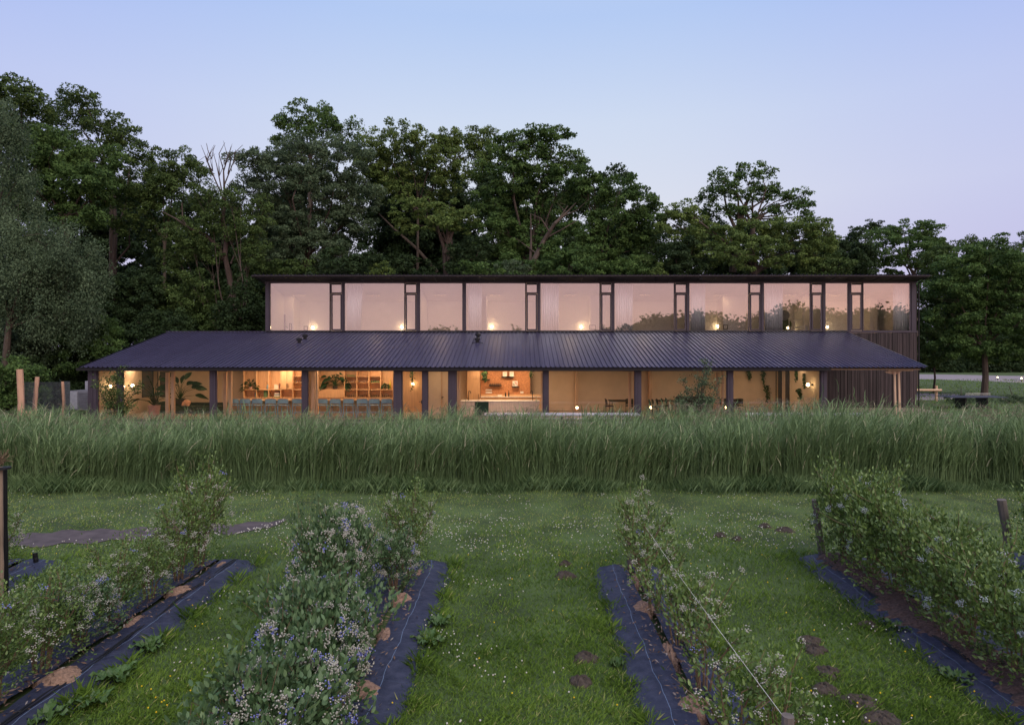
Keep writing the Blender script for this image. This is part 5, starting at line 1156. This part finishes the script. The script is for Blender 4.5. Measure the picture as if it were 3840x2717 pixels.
# ================================================================= TREES AND SHRUBS
m_tree = [leafmat('foliage_oak', (.026, .050, .016), (.120, .178, .050), .3, .6, (.20, .26, .08)),
          leafmat('foliage_maple', (.028, .060, .018), (.125, .205, .055), .3, .6, (.21, .30, .09)),
          leafmat('foliage_grey', (.042, .070, .036), (.145, .200, .108), .3, .6, (.18, .24, .12)),
          leafmat('foliage_dark', (.014, .028, .012), (.055, .090, .032), .25, .6, (.07, .11, .04)),
          leafmat('foliage_yellow', (.050, .088, .024), (.190, .260, .068), .3, .6, (.27, .33, .09))]
def tree(label, Y, base, lobes, m=0, seed=0, leaf=.30, lai=2.6, tr=.28, name='tree', cat='tree', limbs=(), group='trees around the house', droop=0, clump=.75, trunkm=None, trunk_top=None, hollow=.5, branch=True, flat=.7, zb=0.):
    rs = np.random.default_rng(seed+100); bx_ = X(base, Y); t = thing(name, label, cat, (bx_, Y, zb), group)
    LB = []
    for (px, py, rx, rz) in lobes:
        k = Y/F; LB.append((np.array([X(px, Y), Y+rs.normal()*rx*k*.35, Z(py, Y)]), rx*k, rz*k))
    b = MB(); cm = np.mean([l[0] for l in LB], 0); zlow = min(l[0][2]-l[2]*.3 for l in LB)
    tz = trunk_top or max(1.2, zlow*.9+cm[2]*.1)
    P0 = np.array([bx_, Y, zb-.05]); P1 = np.array([bx_*.85+cm[0]*.15, Y, tz])
    tp = [P0, P0*.6+P1*.4+rs.normal(size=3)*.1*np.array([1, 1, 0]), P1]
    b.tube([tuple(q) for q in tp], [tr, tr*.8, tr*.62], 8)
    for c, rx, rz in LB:
        e = c+np.array([0, 0, rz*.25]); mid = (P1+e)/2+rs.normal(size=3)*np.array([.08, .08, .02])*np.linalg.norm(e-P1)
        if branch: b.tube([tuple(q) for q in (P1-(P1-P0)*.12*rs.random(), mid, e)], [tr*.28, tr*.17, tr*.05], 6)
        if branch:
            for j in range(5):
                u = rdir(1)[0]*np.array([rx, rx, rz])*.75; s_ = mid+(e-mid)*rs.random(); q = c+u
                b.tube([tuple(s_), tuple((s_+q)/2+rs.normal(size=3)*.15), tuple(q)], [tr*.09, tr*.05, .012], 4)
    for lm in limbs:                                          # limbs read off the photograph
        yo = lm[0][3] if len(lm[0]) > 3 else 0
        b.tube([(X(p[0], Y), Y+yo+.25*math.sin(p[1]*.05), Z(p[1], Y)) for p in lm], [p[2] for p in lm], 7)
    obj('trunk', b, trunkm or m_bark, t)
    Ps, Ns, Ts = [], [], []
    for c, rx, rz in LB:
        area = 4*math.pi*rx*rz*.5; ncl = max(9, int(area/(clump**2*1.15)))
        u = norm(rs.normal(size=(ncl, 3))); u[:, 1] -= .25; u = norm(u)
        bump = 1+.16*np.sin(u[:, 0]*5+seed)+.13*np.sin(u[:, 2]*7+seed*2)+.1*rs.normal(size=ncl)
        rad = (hollow+(1-hollow)*rs.random(ncl)**.45)*bump
        cc = c+u*np.array([rx, rx*.8, rz])*rad[:, None]
        leaf_ = leaf*.73; per = max(6, int(area*lai/(leaf_*leaf_*.3)/ncl*.5*2.0))
        tone = rs.normal(size=ncl)*.13+.42
        k = np.repeat(np.arange(ncl), per); m_ = len(k)
        ud = norm(rs.normal(size=(m_, 3))+np.array([0, -.25, .45])); off = ud*np.array([1, 1, flat])*clump*.82*(.55+.5*rs.random((m_, 1)))*(.7+.5*rs.random(ncl))[k][:, None]
        if droop: off[:, 2] -= np.abs(rs.normal(size=m_))*droop
        Ps.append(cc[k]+off); o_ = norm(u[k]*.3+ud*1.1+np.array([0, 0, .45])); Ns.append(o_); Ts.append(tone[k]+rs.normal(size=m_)*.14)
    P = np.concatenate(Ps); Nn = np.concatenate(Ns); T = np.clip(np.concatenate(Ts), 0, 1)
    ok = P[:, 2] > zb+.1; P, Nn, T = P[ok], Nn[ok], T[ok]; n = len(P)
    d = rs.normal(size=(n, 3)); 
    if droop: d[:, 2] -= 1.6
    up = Nn+rs.normal(size=(n, 3))*.42
    s = leaf*.73*(.65+.7*rs.random(n))
    V, Fc, TT = scatter(*TRI, P, frames(d, up), s, T)
    npmesh('crown', V, Fc, m_tree[m] if isinstance(m, int) else m, t, tint=TT)
    return t
DK = 3
# --- far row closing the background
fz = [(-200, 860, 300), (150, 860, 280), (450, 880, 260), (700, 900, 230), (940, 900, 230), (1150, 820, 250), (1400, 800, 250), (1650, 760, 250), (1900, 800, 250), (2150, 840, 250), (2400, 960, 220), (2650, 980, 220), (2900, 960, 200), (3120, 1000, 190), (3060, 1010, 200)]
fl = ['left of the weeping birch', 'behind the weeping birch', 'behind the tall airy oak', 'behind the gap left of the leaning trunk', 'behind the leaning trunk', 'behind the twin-topped maple', 'behind the grey-green maple', 'behind the bright middle crown', 'behind the broad chestnut, left', 'behind the broad chestnut, right', 'behind the sloping crowns', 'left of the open oak', 'behind the open oak', 'at the right shoulder of the open oak', 'behind the layered boughs over the right of the roof']
for k, ((px, py, r), u) in enumerate(zip(fz, fl)):
    if k < 3: o = tree('very dark background tree '+u, 64, 1950, [(1950, 930, 200, 200), (1890, 1090, 220, 170), (2020, 1180, 240, 150)], DK, 300+k, .42, 4.6, .3, clump=1.1, branch=False, name='background_tree'); BG = BG+[o] if k else [o]
    else: o = copy_tree(BG[k % 3])
    o.location = (X(px, 64+k % 3*2), 64+k % 3*2, 0); o.rotation_euler = (0, 0, k*2.4); s_ = r/245; o.scale = (s_, s_, (1310-(py-r*.8)+142)/(1310-730+142)); o['label'] = 'very dark background tree '+u
# --- left side
tree('tall dark oak with dense crown at the upper left edge', 50, 150, [(30, 420, 110, 110), (150, 430, 120, 90), (60, 560, 130, 110), (200, 560, 110, 90)], 0, 1, .30, 2.4)
tree('big oak with bright bottom boughs left of the airy oak', 46, 250, [(180, 560, 130, 80), (290, 590, 130, 80), (250, 690, 150, 90), (340, 680, 90, 60), (150, 740, 110, 90), (370, 730, 70, 40), (300, 810, 90, 50), (130, 640, 110, 80)], 1, 2, .28, 2.6, tr=.35)
tree('tall airy oak with sky gaps in its upper crown', 54, 430, [(270, 390, 75, 55), (330, 380, 60, 50), (250, 450, 80, 50), (390, 470, 70, 60), (440, 500, 60, 50), (480, 520, 55, 40), (420, 580, 90, 60), (360, 620, 70, 70)], 0, 3, .30, 1.6, .3, limbs=[[(430, 1130, .24), (435, 980, .19), (440, 860, .14), (430, 700, .09), (400, 540, .04)], [(438, 880, .11), (470, 760, .08), (490, 620, .04)], [(436, 990, .10), (480, 920, .07), (490, 860, .04)]], clump=.6, hollow=.3, trunkm=m_barkr)
tree('brownish oak between the airy oak and the bare tree', 51, 620, [(560, 590, 75, 50), (640, 610, 85, 55), (700, 660, 75, 60), (560, 690, 110, 80), (650, 760, 130, 90), (500, 800, 90, 80), (610, 880, 110, 70)], 0, 4, .28, 2.0, .18, clump=.65)
tree('grey-green weeping birch hanging over the left edge', 38, 20, [(20, 470, 70, 110), (10, 620, 90, 120), (20, 780, 90, 120), (90, 880, 80, 80), (200, 920, 120, 90), (280, 980, 100, 90), (130, 1010, 150, 100), (230, 1090, 130, 90), (120, 1160, 160, 90), (60, 1060, 130, 120), (230, 1200, 90, 60)], 2, 5,   .18, 1.5, .25, droop=.6, clump=.85, flat=1.0, trunkm=m_bark)
tree('leaning reddish trunked pine-like oak with a nearly bare top', 47, 890, [(760, 720, 60, 45), (700, 880, 90, 60), (780, 930, 80, 60), (920, 860, 90, 60), (960, 790, 70, 60), (880, 760, 60, 50), (640, 960, 70, 50), (800, 830, 70, 60), (960, 960, 80, 60)], 0, 6, .22, 1.4, .24, clump=.5, hollow=.2, trunkm=m_barkr, trunk_top=3,
     limbs=[[(893, 1260, .29), (885, 1180, .25), (862, 1060, .21), (848, 960, .18), (850, 880, .18), (838, 830, .14), (842, 760, .10), (835, 640, .05), (862, 545, .015)],
            [(845, 975, .17), (820, 930, .15), (770, 880, .12), (720, 860, .09), (660, 820, .06), (600, 790, .03)], [(852, 915, .10), (895, 880, .07), (915, 845, .04)], [(842, 760, .07), (790, 640, .04), (748, 540, .012)], [(838, 720, .05), (815, 620, .03), (800, 570, .012)], [(842, 700, .05), (880, 610, .03), (882, 560, .012)],
            [(860, 1160, .1), (835, 1130, .07), (830, 1095, .04)], [(720, 862, .08), (690, 830, .06), (680, 760, .03)], [(850, 650, .05), (872, 590, .03), (905, 540, .015)], [(788, 640, .045), (775, 590, .03), (745, 610, .015)], [(836, 640, .04), (825, 580, .03), (838, 530, .012)], [(870, 990, .08), (885, 940, .06), (892, 905, .03)], [(815, 660, .03), (820, 642, .018), (824, 624, .008)], [(800, 600, .03), (800, 572, .018), (800, 544, .008)], [(800, 600, .03), (780, 566, .018), (767, 532, .008)], [(795, 640, .03), (798, 621, .018), (801, 601, .008)], [(860, 590, .03), (863, 563, .018), (865, 535, .008)], [(780, 610, .03), (787, 592, .018), (792, 573, .008)], [(845, 620, .03), (862, 593, .018), (873, 566, .008)], [(842, 740, .03), (851, 724, .018), (856, 707, .008)], [(800, 600, .03), (781, 567, .018), (769, 535, .008)], [(795, 640, .03), (795, 609, .018), (795, 578, .008)], [(780, 610, .03), (790, 574, .018), (797, 539, .008)], [(780, 610, .03), (791, 582, .018), (798, 554, .008)], [(845, 620, .03), (863, 603, .018), (874, 586, .008)], [(845, 620, .03), (846, 599, .018), (847, 578, .008)], [(780, 610, .03), (793, 576, .018), (802, 542, .008)], [(780, 610, .03), (782, 586, .018), (783, 563, .008)], [(865, 640, .03), (868, 616, .018), (869, 592, .008)], [(815, 660, .03), (834, 630, .018), (846, 599, .008)], [(842, 740, .03), (859, 703, .018), (870, 665, .008)], [(845, 620, .03), (855, 598, .018), (861, 575, .008)], [(875, 620, .03), (894, 592, .018), (906, 564, .008)], [(815, 660, .03), (822, 623, .018), (827, 586, .008)], [(795, 640, .03), (787, 624, .018), (782, 607, .008)], [(860, 590, .03), (843, 557, .018), (832, 524, .008)], [(780, 610, .03), (798, 595, .018), (811, 579, .008)], [(780, 610, .03), (793, 575, .018), (801, 541, .008)]])
for k, (px, py, rx, rz, m, lf, lb) in enumerate([(90, 1260, 170, 110, 2, .20, 'rounded grey shrub under the weeping birch'), (330, 1240, 130, 110, 1, .2, 'bright green shrub left of the lean-to roof'), (480, 1170, 150, 100, 3, .22, 'dark bushy understory tree above the roof corner'), (700, 1120, 170, 110, 0, .22, 'rounded understory tree left of the leaning trunk'), (600, 1220, 150, 90, 3, .22, 'dark shrub above the left part of the lean-to ridge'), (930, 1150, 90, 130, 3, .24, 'small tree right of the leaning trunk, by the upper storey'), (200, 1370, 170, 110, 3, .2, 'dark green shrub behind the wire mesh fence'), (30, 1420, 160, 140, 1, .2, 'bushy shrub at the left edge behind the peeled logs'), (350, 1330, 90, 70, 3, .2, 'dark shrub directly left of the eave tip'), (520, 1060, 100, 70, 3, .24, 'dark understory bush below the airy oak'), (300, 1450, 80, 80, 3, .2, 'low dark shrub behind the heat pump')]):
    yy = 44.6+(k % 4)*.9 if px > 450 else 40.5+(k % 3)
    if lb.startswith('bushy shrub at the left'): yy = 34
    if 'heat pump' in lb: yy = 42.5
    tree(lb, yy, px, [(px, py, rx*.7, rz*.8), (px-rx*.4, py+rz*.35, rx*.6, rz*.6), (px+rx*.4, py+rz*.3, rx*.6, rz*.6), (px+rx*.1, py+rz*.9, rx*.9, rz*.7)], m, 20+k, lf, 2.3, .12, name='shrub', cat='shrub', group='shrubs around the house', clump=.5, flat=.8)
# --- middle
tree('twin-topped dark maple rising above the left of the upper storey', 62, 1160, [(1080, 460, 50, 45), (1060, 540, 70, 50), (1150, 440, 55, 45), (1215, 430, 40, 50), (1250, 480, 60, 50), (1300, 520, 55, 40), (1170, 520, 90, 60), (1330, 480, 30, 25)], 1, 40, .36, 1.7, .3, clump=.8, hollow=.3)
tree('large grey-green maple with heavy hanging boughs', 52, 1160, [(960, 620, 80, 60), (1040, 590, 90, 60), (1150, 590, 110, 70), (1280, 610, 110, 80), (1060, 700, 120, 80), (1200, 720, 130, 80), (1330, 740, 90, 80), (1010, 800, 90, 60), (1080, 900, 110, 80), (1200, 950, 120, 70), (1320, 830, 80, 60), (1180, 850, 110, 70), (960, 720, 80, 70), (1040, 980, 90, 50)], 2, 41, .25, 2.3, .35, clump=.6, trunkm=m_barkr)
tree('yellow-green tree with wiry bare twigs on the middle skyline', 57, 1560, [(1430, 560, 90, 60), (1530, 540, 80, 55), (1620, 550, 90, 55), (1720, 540, 90, 60), (1800, 540, 70, 55), (1380, 620, 80, 60), (1660, 600, 80, 60), (1450, 640, 90, 60), (1560, 640, 80, 50), (1660, 690, 80, 60), (1760, 640, 90, 60), (1480, 730, 80, 50), (1850, 600, 60, 60)], 4, 42, .30, 2.1, .16, clump=.6, hollow=.3, limbs=[[(1640, 1020, .17), (1560, 930, .14), (1480, 860, .10), (1420, 800, .05)], [(1700, 1000, .16), (1690, 880, .12), (1650, 800, .09), (1600, 740, .05)]])
tree('bright flat-topped bough in front of the dark hollow', 51, 1690, [(1560, 790, 90, 35), (1650, 790, 100, 50), (1720, 830, 90, 45), (1520, 850, 50, 40), (1640, 850, 80, 30)], 4, 43, .27, 2.0, .22, clump=.5, flat=.5, limbs=[[(1670, 1030, .2), (1665, 930, .17), (1640, 850, .1)], [(1668, 950, .13), (1700, 870, .08)]])
tree('broad dark chestnut forming the highest dome of the middle', 54, 1990, [(1920, 560, 80, 60), (2000, 540, 90, 60), (2080, 530, 70, 50), (2140, 600, 70, 50), (1900, 660, 110, 70), (2020, 650, 110, 70), (2110, 680, 80, 60), (1850, 760, 100, 70), (1980, 760, 110, 70), (2080, 780, 90, 60), (1870, 880, 110, 70), (1990, 900, 110, 70), (1840, 980, 90, 50)], 1, 44, .33, 2.4, .4, clump=.7, flat=.55)
tree('round green tree stepping down right of the chestnut', 52, 2230, [(2190, 680, 60, 50), (2230, 720, 90, 60), (2320, 730, 80, 50), (2390, 770, 80, 55), (2300, 820, 110, 70), (2430, 830, 70, 60), (2200, 860, 90, 60), (2360, 900, 90, 60), (2250, 950, 100, 60), (2440, 940, 70, 70)], 1, 45, .30, 2.4, .32, clump=.65, flat=.6)
tree('leaning dead tree with bare pale branches before the chestnut', 49.5, 1985, [(1900, 960, 40, 25), (2190, 870, 30, 20)], 1, 46, .24, 1.2, .1, clump=.4, trunk_top=9.3, branch=False,
     limbs=[[(1985, 1060, .24), (2000, 980, .21), (2040, 900, .17), (2080, 840, .13), (2130, 790, .08), (2160, 760, .04)], [(1988, 1010, .14), (1992, 900, .08), (1990, 800, .04)], [(2060, 870, .07), (2030, 820, .04), (1990, 800, .02)], [(2090, 830, .06), (2130, 770, .035), (2100, 760, .02)], [(2050, 890, .07), (2110, 860, .05), (2160, 830, .03)], [(2110, 810, .05), (2165, 785, .03), (2205, 750, .015)], [(2010, 950, .06), (1960, 910, .03), (1930, 890, .015)], [(2120, 790, .04), (2090, 760, .02), (2110, 740, .01)]])
for k, (px, py, rx, rz, m, lb) in enumerate([(1330, 980, 120, 70, 3, 'dark understory tree behind the roof, left of the centre'), (1500, 1010, 130, 60, 3, 'dark low bushes behind the centre of the roof'), (1060, 1020, 150, 60, 0, 'low leafy boughs behind the left of the upper roof'), (1880, 1010, 150, 60, 1, 'low green boughs below the chestnut'), (2130, 960, 130, 90, 1, 'fresh green low tree right of the dead tree'), (2330, 1000, 140, 70, 1, 'low green tree above the middle of the roof'), (2560, 960, 100, 100, 3, 'dark twiggy tree in the dip left of the open oak'), (1760, 960, 90, 80, 3, 'dark understory tree below the bright bough'), (2500, 1010, 110, 60, 0, 'low leafy boughs right of the middle, over the roof'), (3120, 1010, 80, 70, 0, 'low dark tree over the right part of the roof'), (1290, 1010, 90, 60, 2, 'grey-green low boughs behind the roof left of the centre')]):
    tree(lb, 48.5+(k % 3)*.8, px, [(px-rx*.4, py, rx*.6, rz*.7), (px+rx*.4, py-rz*.1, rx*.6, rz*.7), (px, py+rz*.6, rx, rz*.8)], m, 60+k, .27, 2.4, .18, name='tree', group='trees around the house', clump=.55, flat=.6)
for k, (px, py, r) in enumerate([(1430, 1010, 26), (1925, 1005, 34), (2470, 1015, 22), (2000, 1022, 26)]):
    tree(['small pale sapling tip just over the roof left of the centre', 'pale sapling tip over the roof below the chestnut', 'small yellowish sapling tip over the roof right of the middle', 'pale low sapling right beside the dead trunk over the roof'][k], 47.6, px, [(px, py, r, r), (px-r, py+16, r, r*.8), (px+r, py+16, r, r*.8)], 4 if k != 1 else 2, 80+k, .18, 1.6, .05, name='sapling', clump=.35, branch=False)
# --- right
tree('open-crowned oak with visible limbs on the right skyline', 52, 2820, [(2690, 690, 55, 45), (2650, 740, 50, 45), (2740, 720, 60, 55), (2790, 660, 50, 40), (2850, 650, 55, 35), (2830, 720, 70, 40), (2900, 720, 55, 40), (2960, 740, 45, 35), (3010, 740, 30, 35), (2990, 790, 60, 25), (2900, 790, 55, 30), (2690, 790, 60, 40), (2770, 790, 60, 35), (3020, 820, 40, 20)], 1, 47, .30, 1.45, .3, clump=.55, hollow=.25, flat=.55,
     limbs=[[(2750, 1020, .3), (2756, 930, .27), (2765, 850, .22), (2800, 760, .14), (2840, 680, .06)], [(2762, 870, .16), (2730, 790, .1), (2710, 720, .05)], [(2770, 850, .15), (2850, 810, .1), (2930, 770, .06), (3000, 760, .03)], [(2785, 800, .1), (2880, 740, .05)], [(2765, 850, .12), (2770, 760, .08), (2760, 690, .04)]])
tree('layered oak boughs below the open crown', 50, 2830, [(2560, 790, 60, 40), (2530, 860, 80, 60), (2620, 850, 80, 50), (2720, 880, 90, 50), (2850, 870, 110, 45), (2960, 870, 90, 45), (3050, 880, 80, 50), (2780, 960, 110, 60), (2930, 960, 110, 60), (3060, 970, 70, 60), (2640, 960, 90, 70), (3100, 930, 40, 50)], 4, 48, .27, 2.2, .35, clump=.6, flat=.5)
tree('dark pine crown peeping out behind the right skyline', 75, 3240, [(3190, 900, 40, 30), (3240, 870, 45, 25), (3270, 845, 30, 18), (3210, 940, 70, 35), (3290, 870, 25, 20)], 3, 49, .30, 2.0, .25, clump=.5, flat=.4, name='pine_tree')
tree('rounded light green tree right of the dark pine', 66, 3430, [(3320, 890, 60, 35), (3400, 860, 70, 35), (3470, 860, 60, 30), (3510, 900, 60, 40), (3260, 960, 90, 60), (3370, 950, 110, 70), (3480, 960, 80, 70), (3310, 1010, 90, 50), (3550, 950, 40, 40)], 1, 50, .33, 2.2, .3, clump=.75, flat=.5)
for k, (px, py, rx, rz, Yv, lb) in enumerate([(3600, 960, 120, 75, 118, 'distant wood-edge tree right of the light green tree'), (3720, 970, 110, 80, 120, 'distant wood-edge tree behind the lone lawn tree'), (3840, 950, 110, 80, 117, 'distant wood-edge tree at the right picture edge'), (3990, 960, 130, 90, 118, 'distant wood-edge tree just outside the right edge')]):
    tree(lb, Yv, px, [(px, py, rx*.8, rz*.8), (px-rx*.4, py+90, rx*.8, 90), (px+rx*.4, py+120, rx*.9, 100), (px, py+250, rx, 110)], 0, 90+k, .5, 2.2, .35, clump=1.1, name='background_tree')
tree('big round-crowned tree standing on the lawn right of the house', 50, 3690, [(3560, 1000, 90, 60), (3680, 970, 110, 60), (3790, 1000, 110, 70), (3880, 1040, 80, 80), (3530, 1090, 90, 70), (3650, 1080, 120, 80), (3780, 1110, 120, 80), (3560, 1190, 90, 60), (3680, 1200, 120, 70), (3810, 1220, 110, 70), (3620, 1290, 100, 50), (3760, 1310, 110, 50), (3870, 1290, 80, 50), (3560, 1290, 60, 40), (3700, 1340, 60, 25)], 1, 51, .30, 2.5, .27, clump=.7, flat=.5, trunk_top=4.2)
tree('shady tree between the house corner and the lawn tree', 56, 3500, [(3500, 1000, 80, 70), (3470, 1090, 80, 70), (3520, 1160, 80, 80), (3470, 1230, 80, 70), (3530, 1300, 80, 50), (3480, 1330, 80, 40)], 0, 52, .28, 2.6, .10, clump=.6, flat=.55)
for k, px in enumerate([3420, 3520, 3620, 3720, 3820, 3930]):
    tree('dark hedge-like bush beyond the gravel drive, '+['directly right of the house corner', 'second from the house', 'third from the house', 'behind the lawn tree trunk', 'above the garden lights', 'at the right edge'][k], 108, px, [(px, 1350, 60, 40), (px-25, 1375, 50, 30), (px+25, 1378, 55, 28)], 3, 110+k, .5, 2.6, .15, name='hedge_bush', cat='bush', group='dark bushes beyond the drive', clump=.9, branch=False)
for k, px in enumerate([3430, 3550, 3670, 3790, 3910]):
    tree('very dark tall tree behind the drive, '+['nearest the house', 'second from the house', 'behind the lawn tree', 'over the garden lights', 'at the right edge'][k], 114, px, [(px, 1200, 90, 90), (px-30, 1280, 80, 70), (px+40, 1290, 80, 70)], 3, 130+k, .6, 2.4, .3, name='background_tree', clump=1.3, branch=False)
# young trees in front of the house
def sapling_tree(label, Y, px, pts, m, seed):
    rs = np.random.default_rng(seed); x = X(px, Y); t = thing('young_tree', label, 'tree', (x, Y, 0)); b = MB(); tips = []
    for (a, py) in pts:
        e = np.array([X(a, Y), Y+rs.normal()*.25, Z(py, Y)]); p0 = np.array([x+rs.normal()*.03, Y, 0.]); mid = p0*.5+e*.5+np.array([(x-e[0])*.2, rs.normal()*.06, .1])
        b.tube([tuple(p0), tuple(mid), tuple(e)], [.022, .014, .005], 5)
        for j in range(6):
            f = .4+.6*rs.random(); s_ = mid+(e-mid)*max(0, (f-.4)/.6); q = s_+np.array([rs.normal()*.22, rs.normal()*.2, .05+abs(rs.normal())*.14]); b.tube([tuple(s_), tuple(q)], [.006, .002], 4); tips.append((s_, q))
        tips.append((mid, e))
    obj('trunk', b, m_barkr, t); n = 3000; ii = rs.integers(0, len(tips), n); f = rs.random(n)
    A = np.array([q[0] for q in tips])[ii]; B_ = np.array([q[1] for q in tips])[ii]; P = A+(B_-A)*f[:, None]*1.1+rs.normal(size=(n, 3))*.075
    d = rs.normal(size=(n, 3))+np.array([0, 0, -.3]); V, Fc, T = scatter(*RHOMB, P, frames(d, rs.normal(size=(n, 3))+np.array([0, -.3, 1.])), .085*(.7+.6*rs.random(n)))
    npmesh('crown', V, Fc, m, t, tint=T)
sapling_tree('slender young tree before the left end of the house, hiding the wall lamps', 28.5, 440, [(370, 1440), (400, 1400), (430, 1390), (470, 1420), (500, 1440), (385, 1500), (460, 1480), (420, 1450), (350, 1420), (480, 1520), (390, 1540), (450, 1540), (445, 1380)], m_tree[0], 5)
sapling_tree('bushy young tree with spreading twigs before the third hall window', 27.5, 2620, [(2560, 1420), (2600, 1400), (2650, 1390), (2690, 1430), (2540, 1480), (2650, 1340), (2665, 1360), (2700, 1440), (2620, 1450), (2520, 1500), (2580, 1520), (2670, 1500), (2640, 1470), (2690, 1500), (2600, 1540)], m_tree[2], 6)
for k, (px, py, lb) in enumerate([(3600, 1500, 'low flowering weed patch below the lawn tree'), (3780, 1500, 'rounded low shrub at the right edge below the garden lights')]):
    tree(lb, 46, px, [(px, py, 60, 22), (px+50, py+10, 60, 18)], 2, 150+k, .14, 2, .03, name='shrub', cat='shrub', clump=.3, branch=False, group='low shrubs on the right')
# the wood behind the camera, seen mirrored in the upper windows
def rear(i, x, y, hgt, r):
    rs = np.random.default_rng(500+i); t = thing('tree', 'tree of the wood edge behind the camera, mirrored in the upstairs windows', 'tree', (x, y, 0), 'wood edge behind the camera')
    obj('trunk', MB().tube([(x, y, 0), (x+.2, y, hgt*.6)], [.3, .15], 7), m_bark, t)
    n = 3200; cl = rs.normal(size=(40, 3)); cl = norm(cl)*np.array([r, r, hgt*.36])*(.5+.5*rs.random(40))[:, None]+np.array([x, y, hgt*.58])
    P = cl[rs.integers(0, 40, n)]+rs.normal(size=(n, 3))*r*.17; P = P[P[:, 2] > .3]; n = len(P)
    V, Fc, T = scatter(*RHOMB, P, frames(rs.normal(size=(n, 3)), rs.normal(size=(n, 3))), .75*(.6+.7*rs.random(n)), rs.random(n)*.7); npmesh('crown', V, Fc, m_tree[0], t, tint=T)
for i, (px, hgt) in enumerate([(1050, 8), (1640, 9.6), (1720, 9.0), (1950, 8.3), (2270, 8.8), (2400, 10.5), (2440, 12.0), (2500, 12), (2560, 11.5), (2610, 13), (2670, 12), (2720, 10.5), (2800, 10.5), (2850, 12.0), (2900, 13.2), (2960, 13.8), (3020, 14.2), (3080, 13.5), (3140, 13.5), (3200, 13), (3260, 13.5), (3310, 14.8), (3370, 13), (3420, 12.5), (3480, 12)]):
    dist = 2*41.1+58+(i % 3)*3; rear(i, (px-CX)/F*dist, -(dist-82.2), hgt, 3.6 if px < 2300 else 4.2)
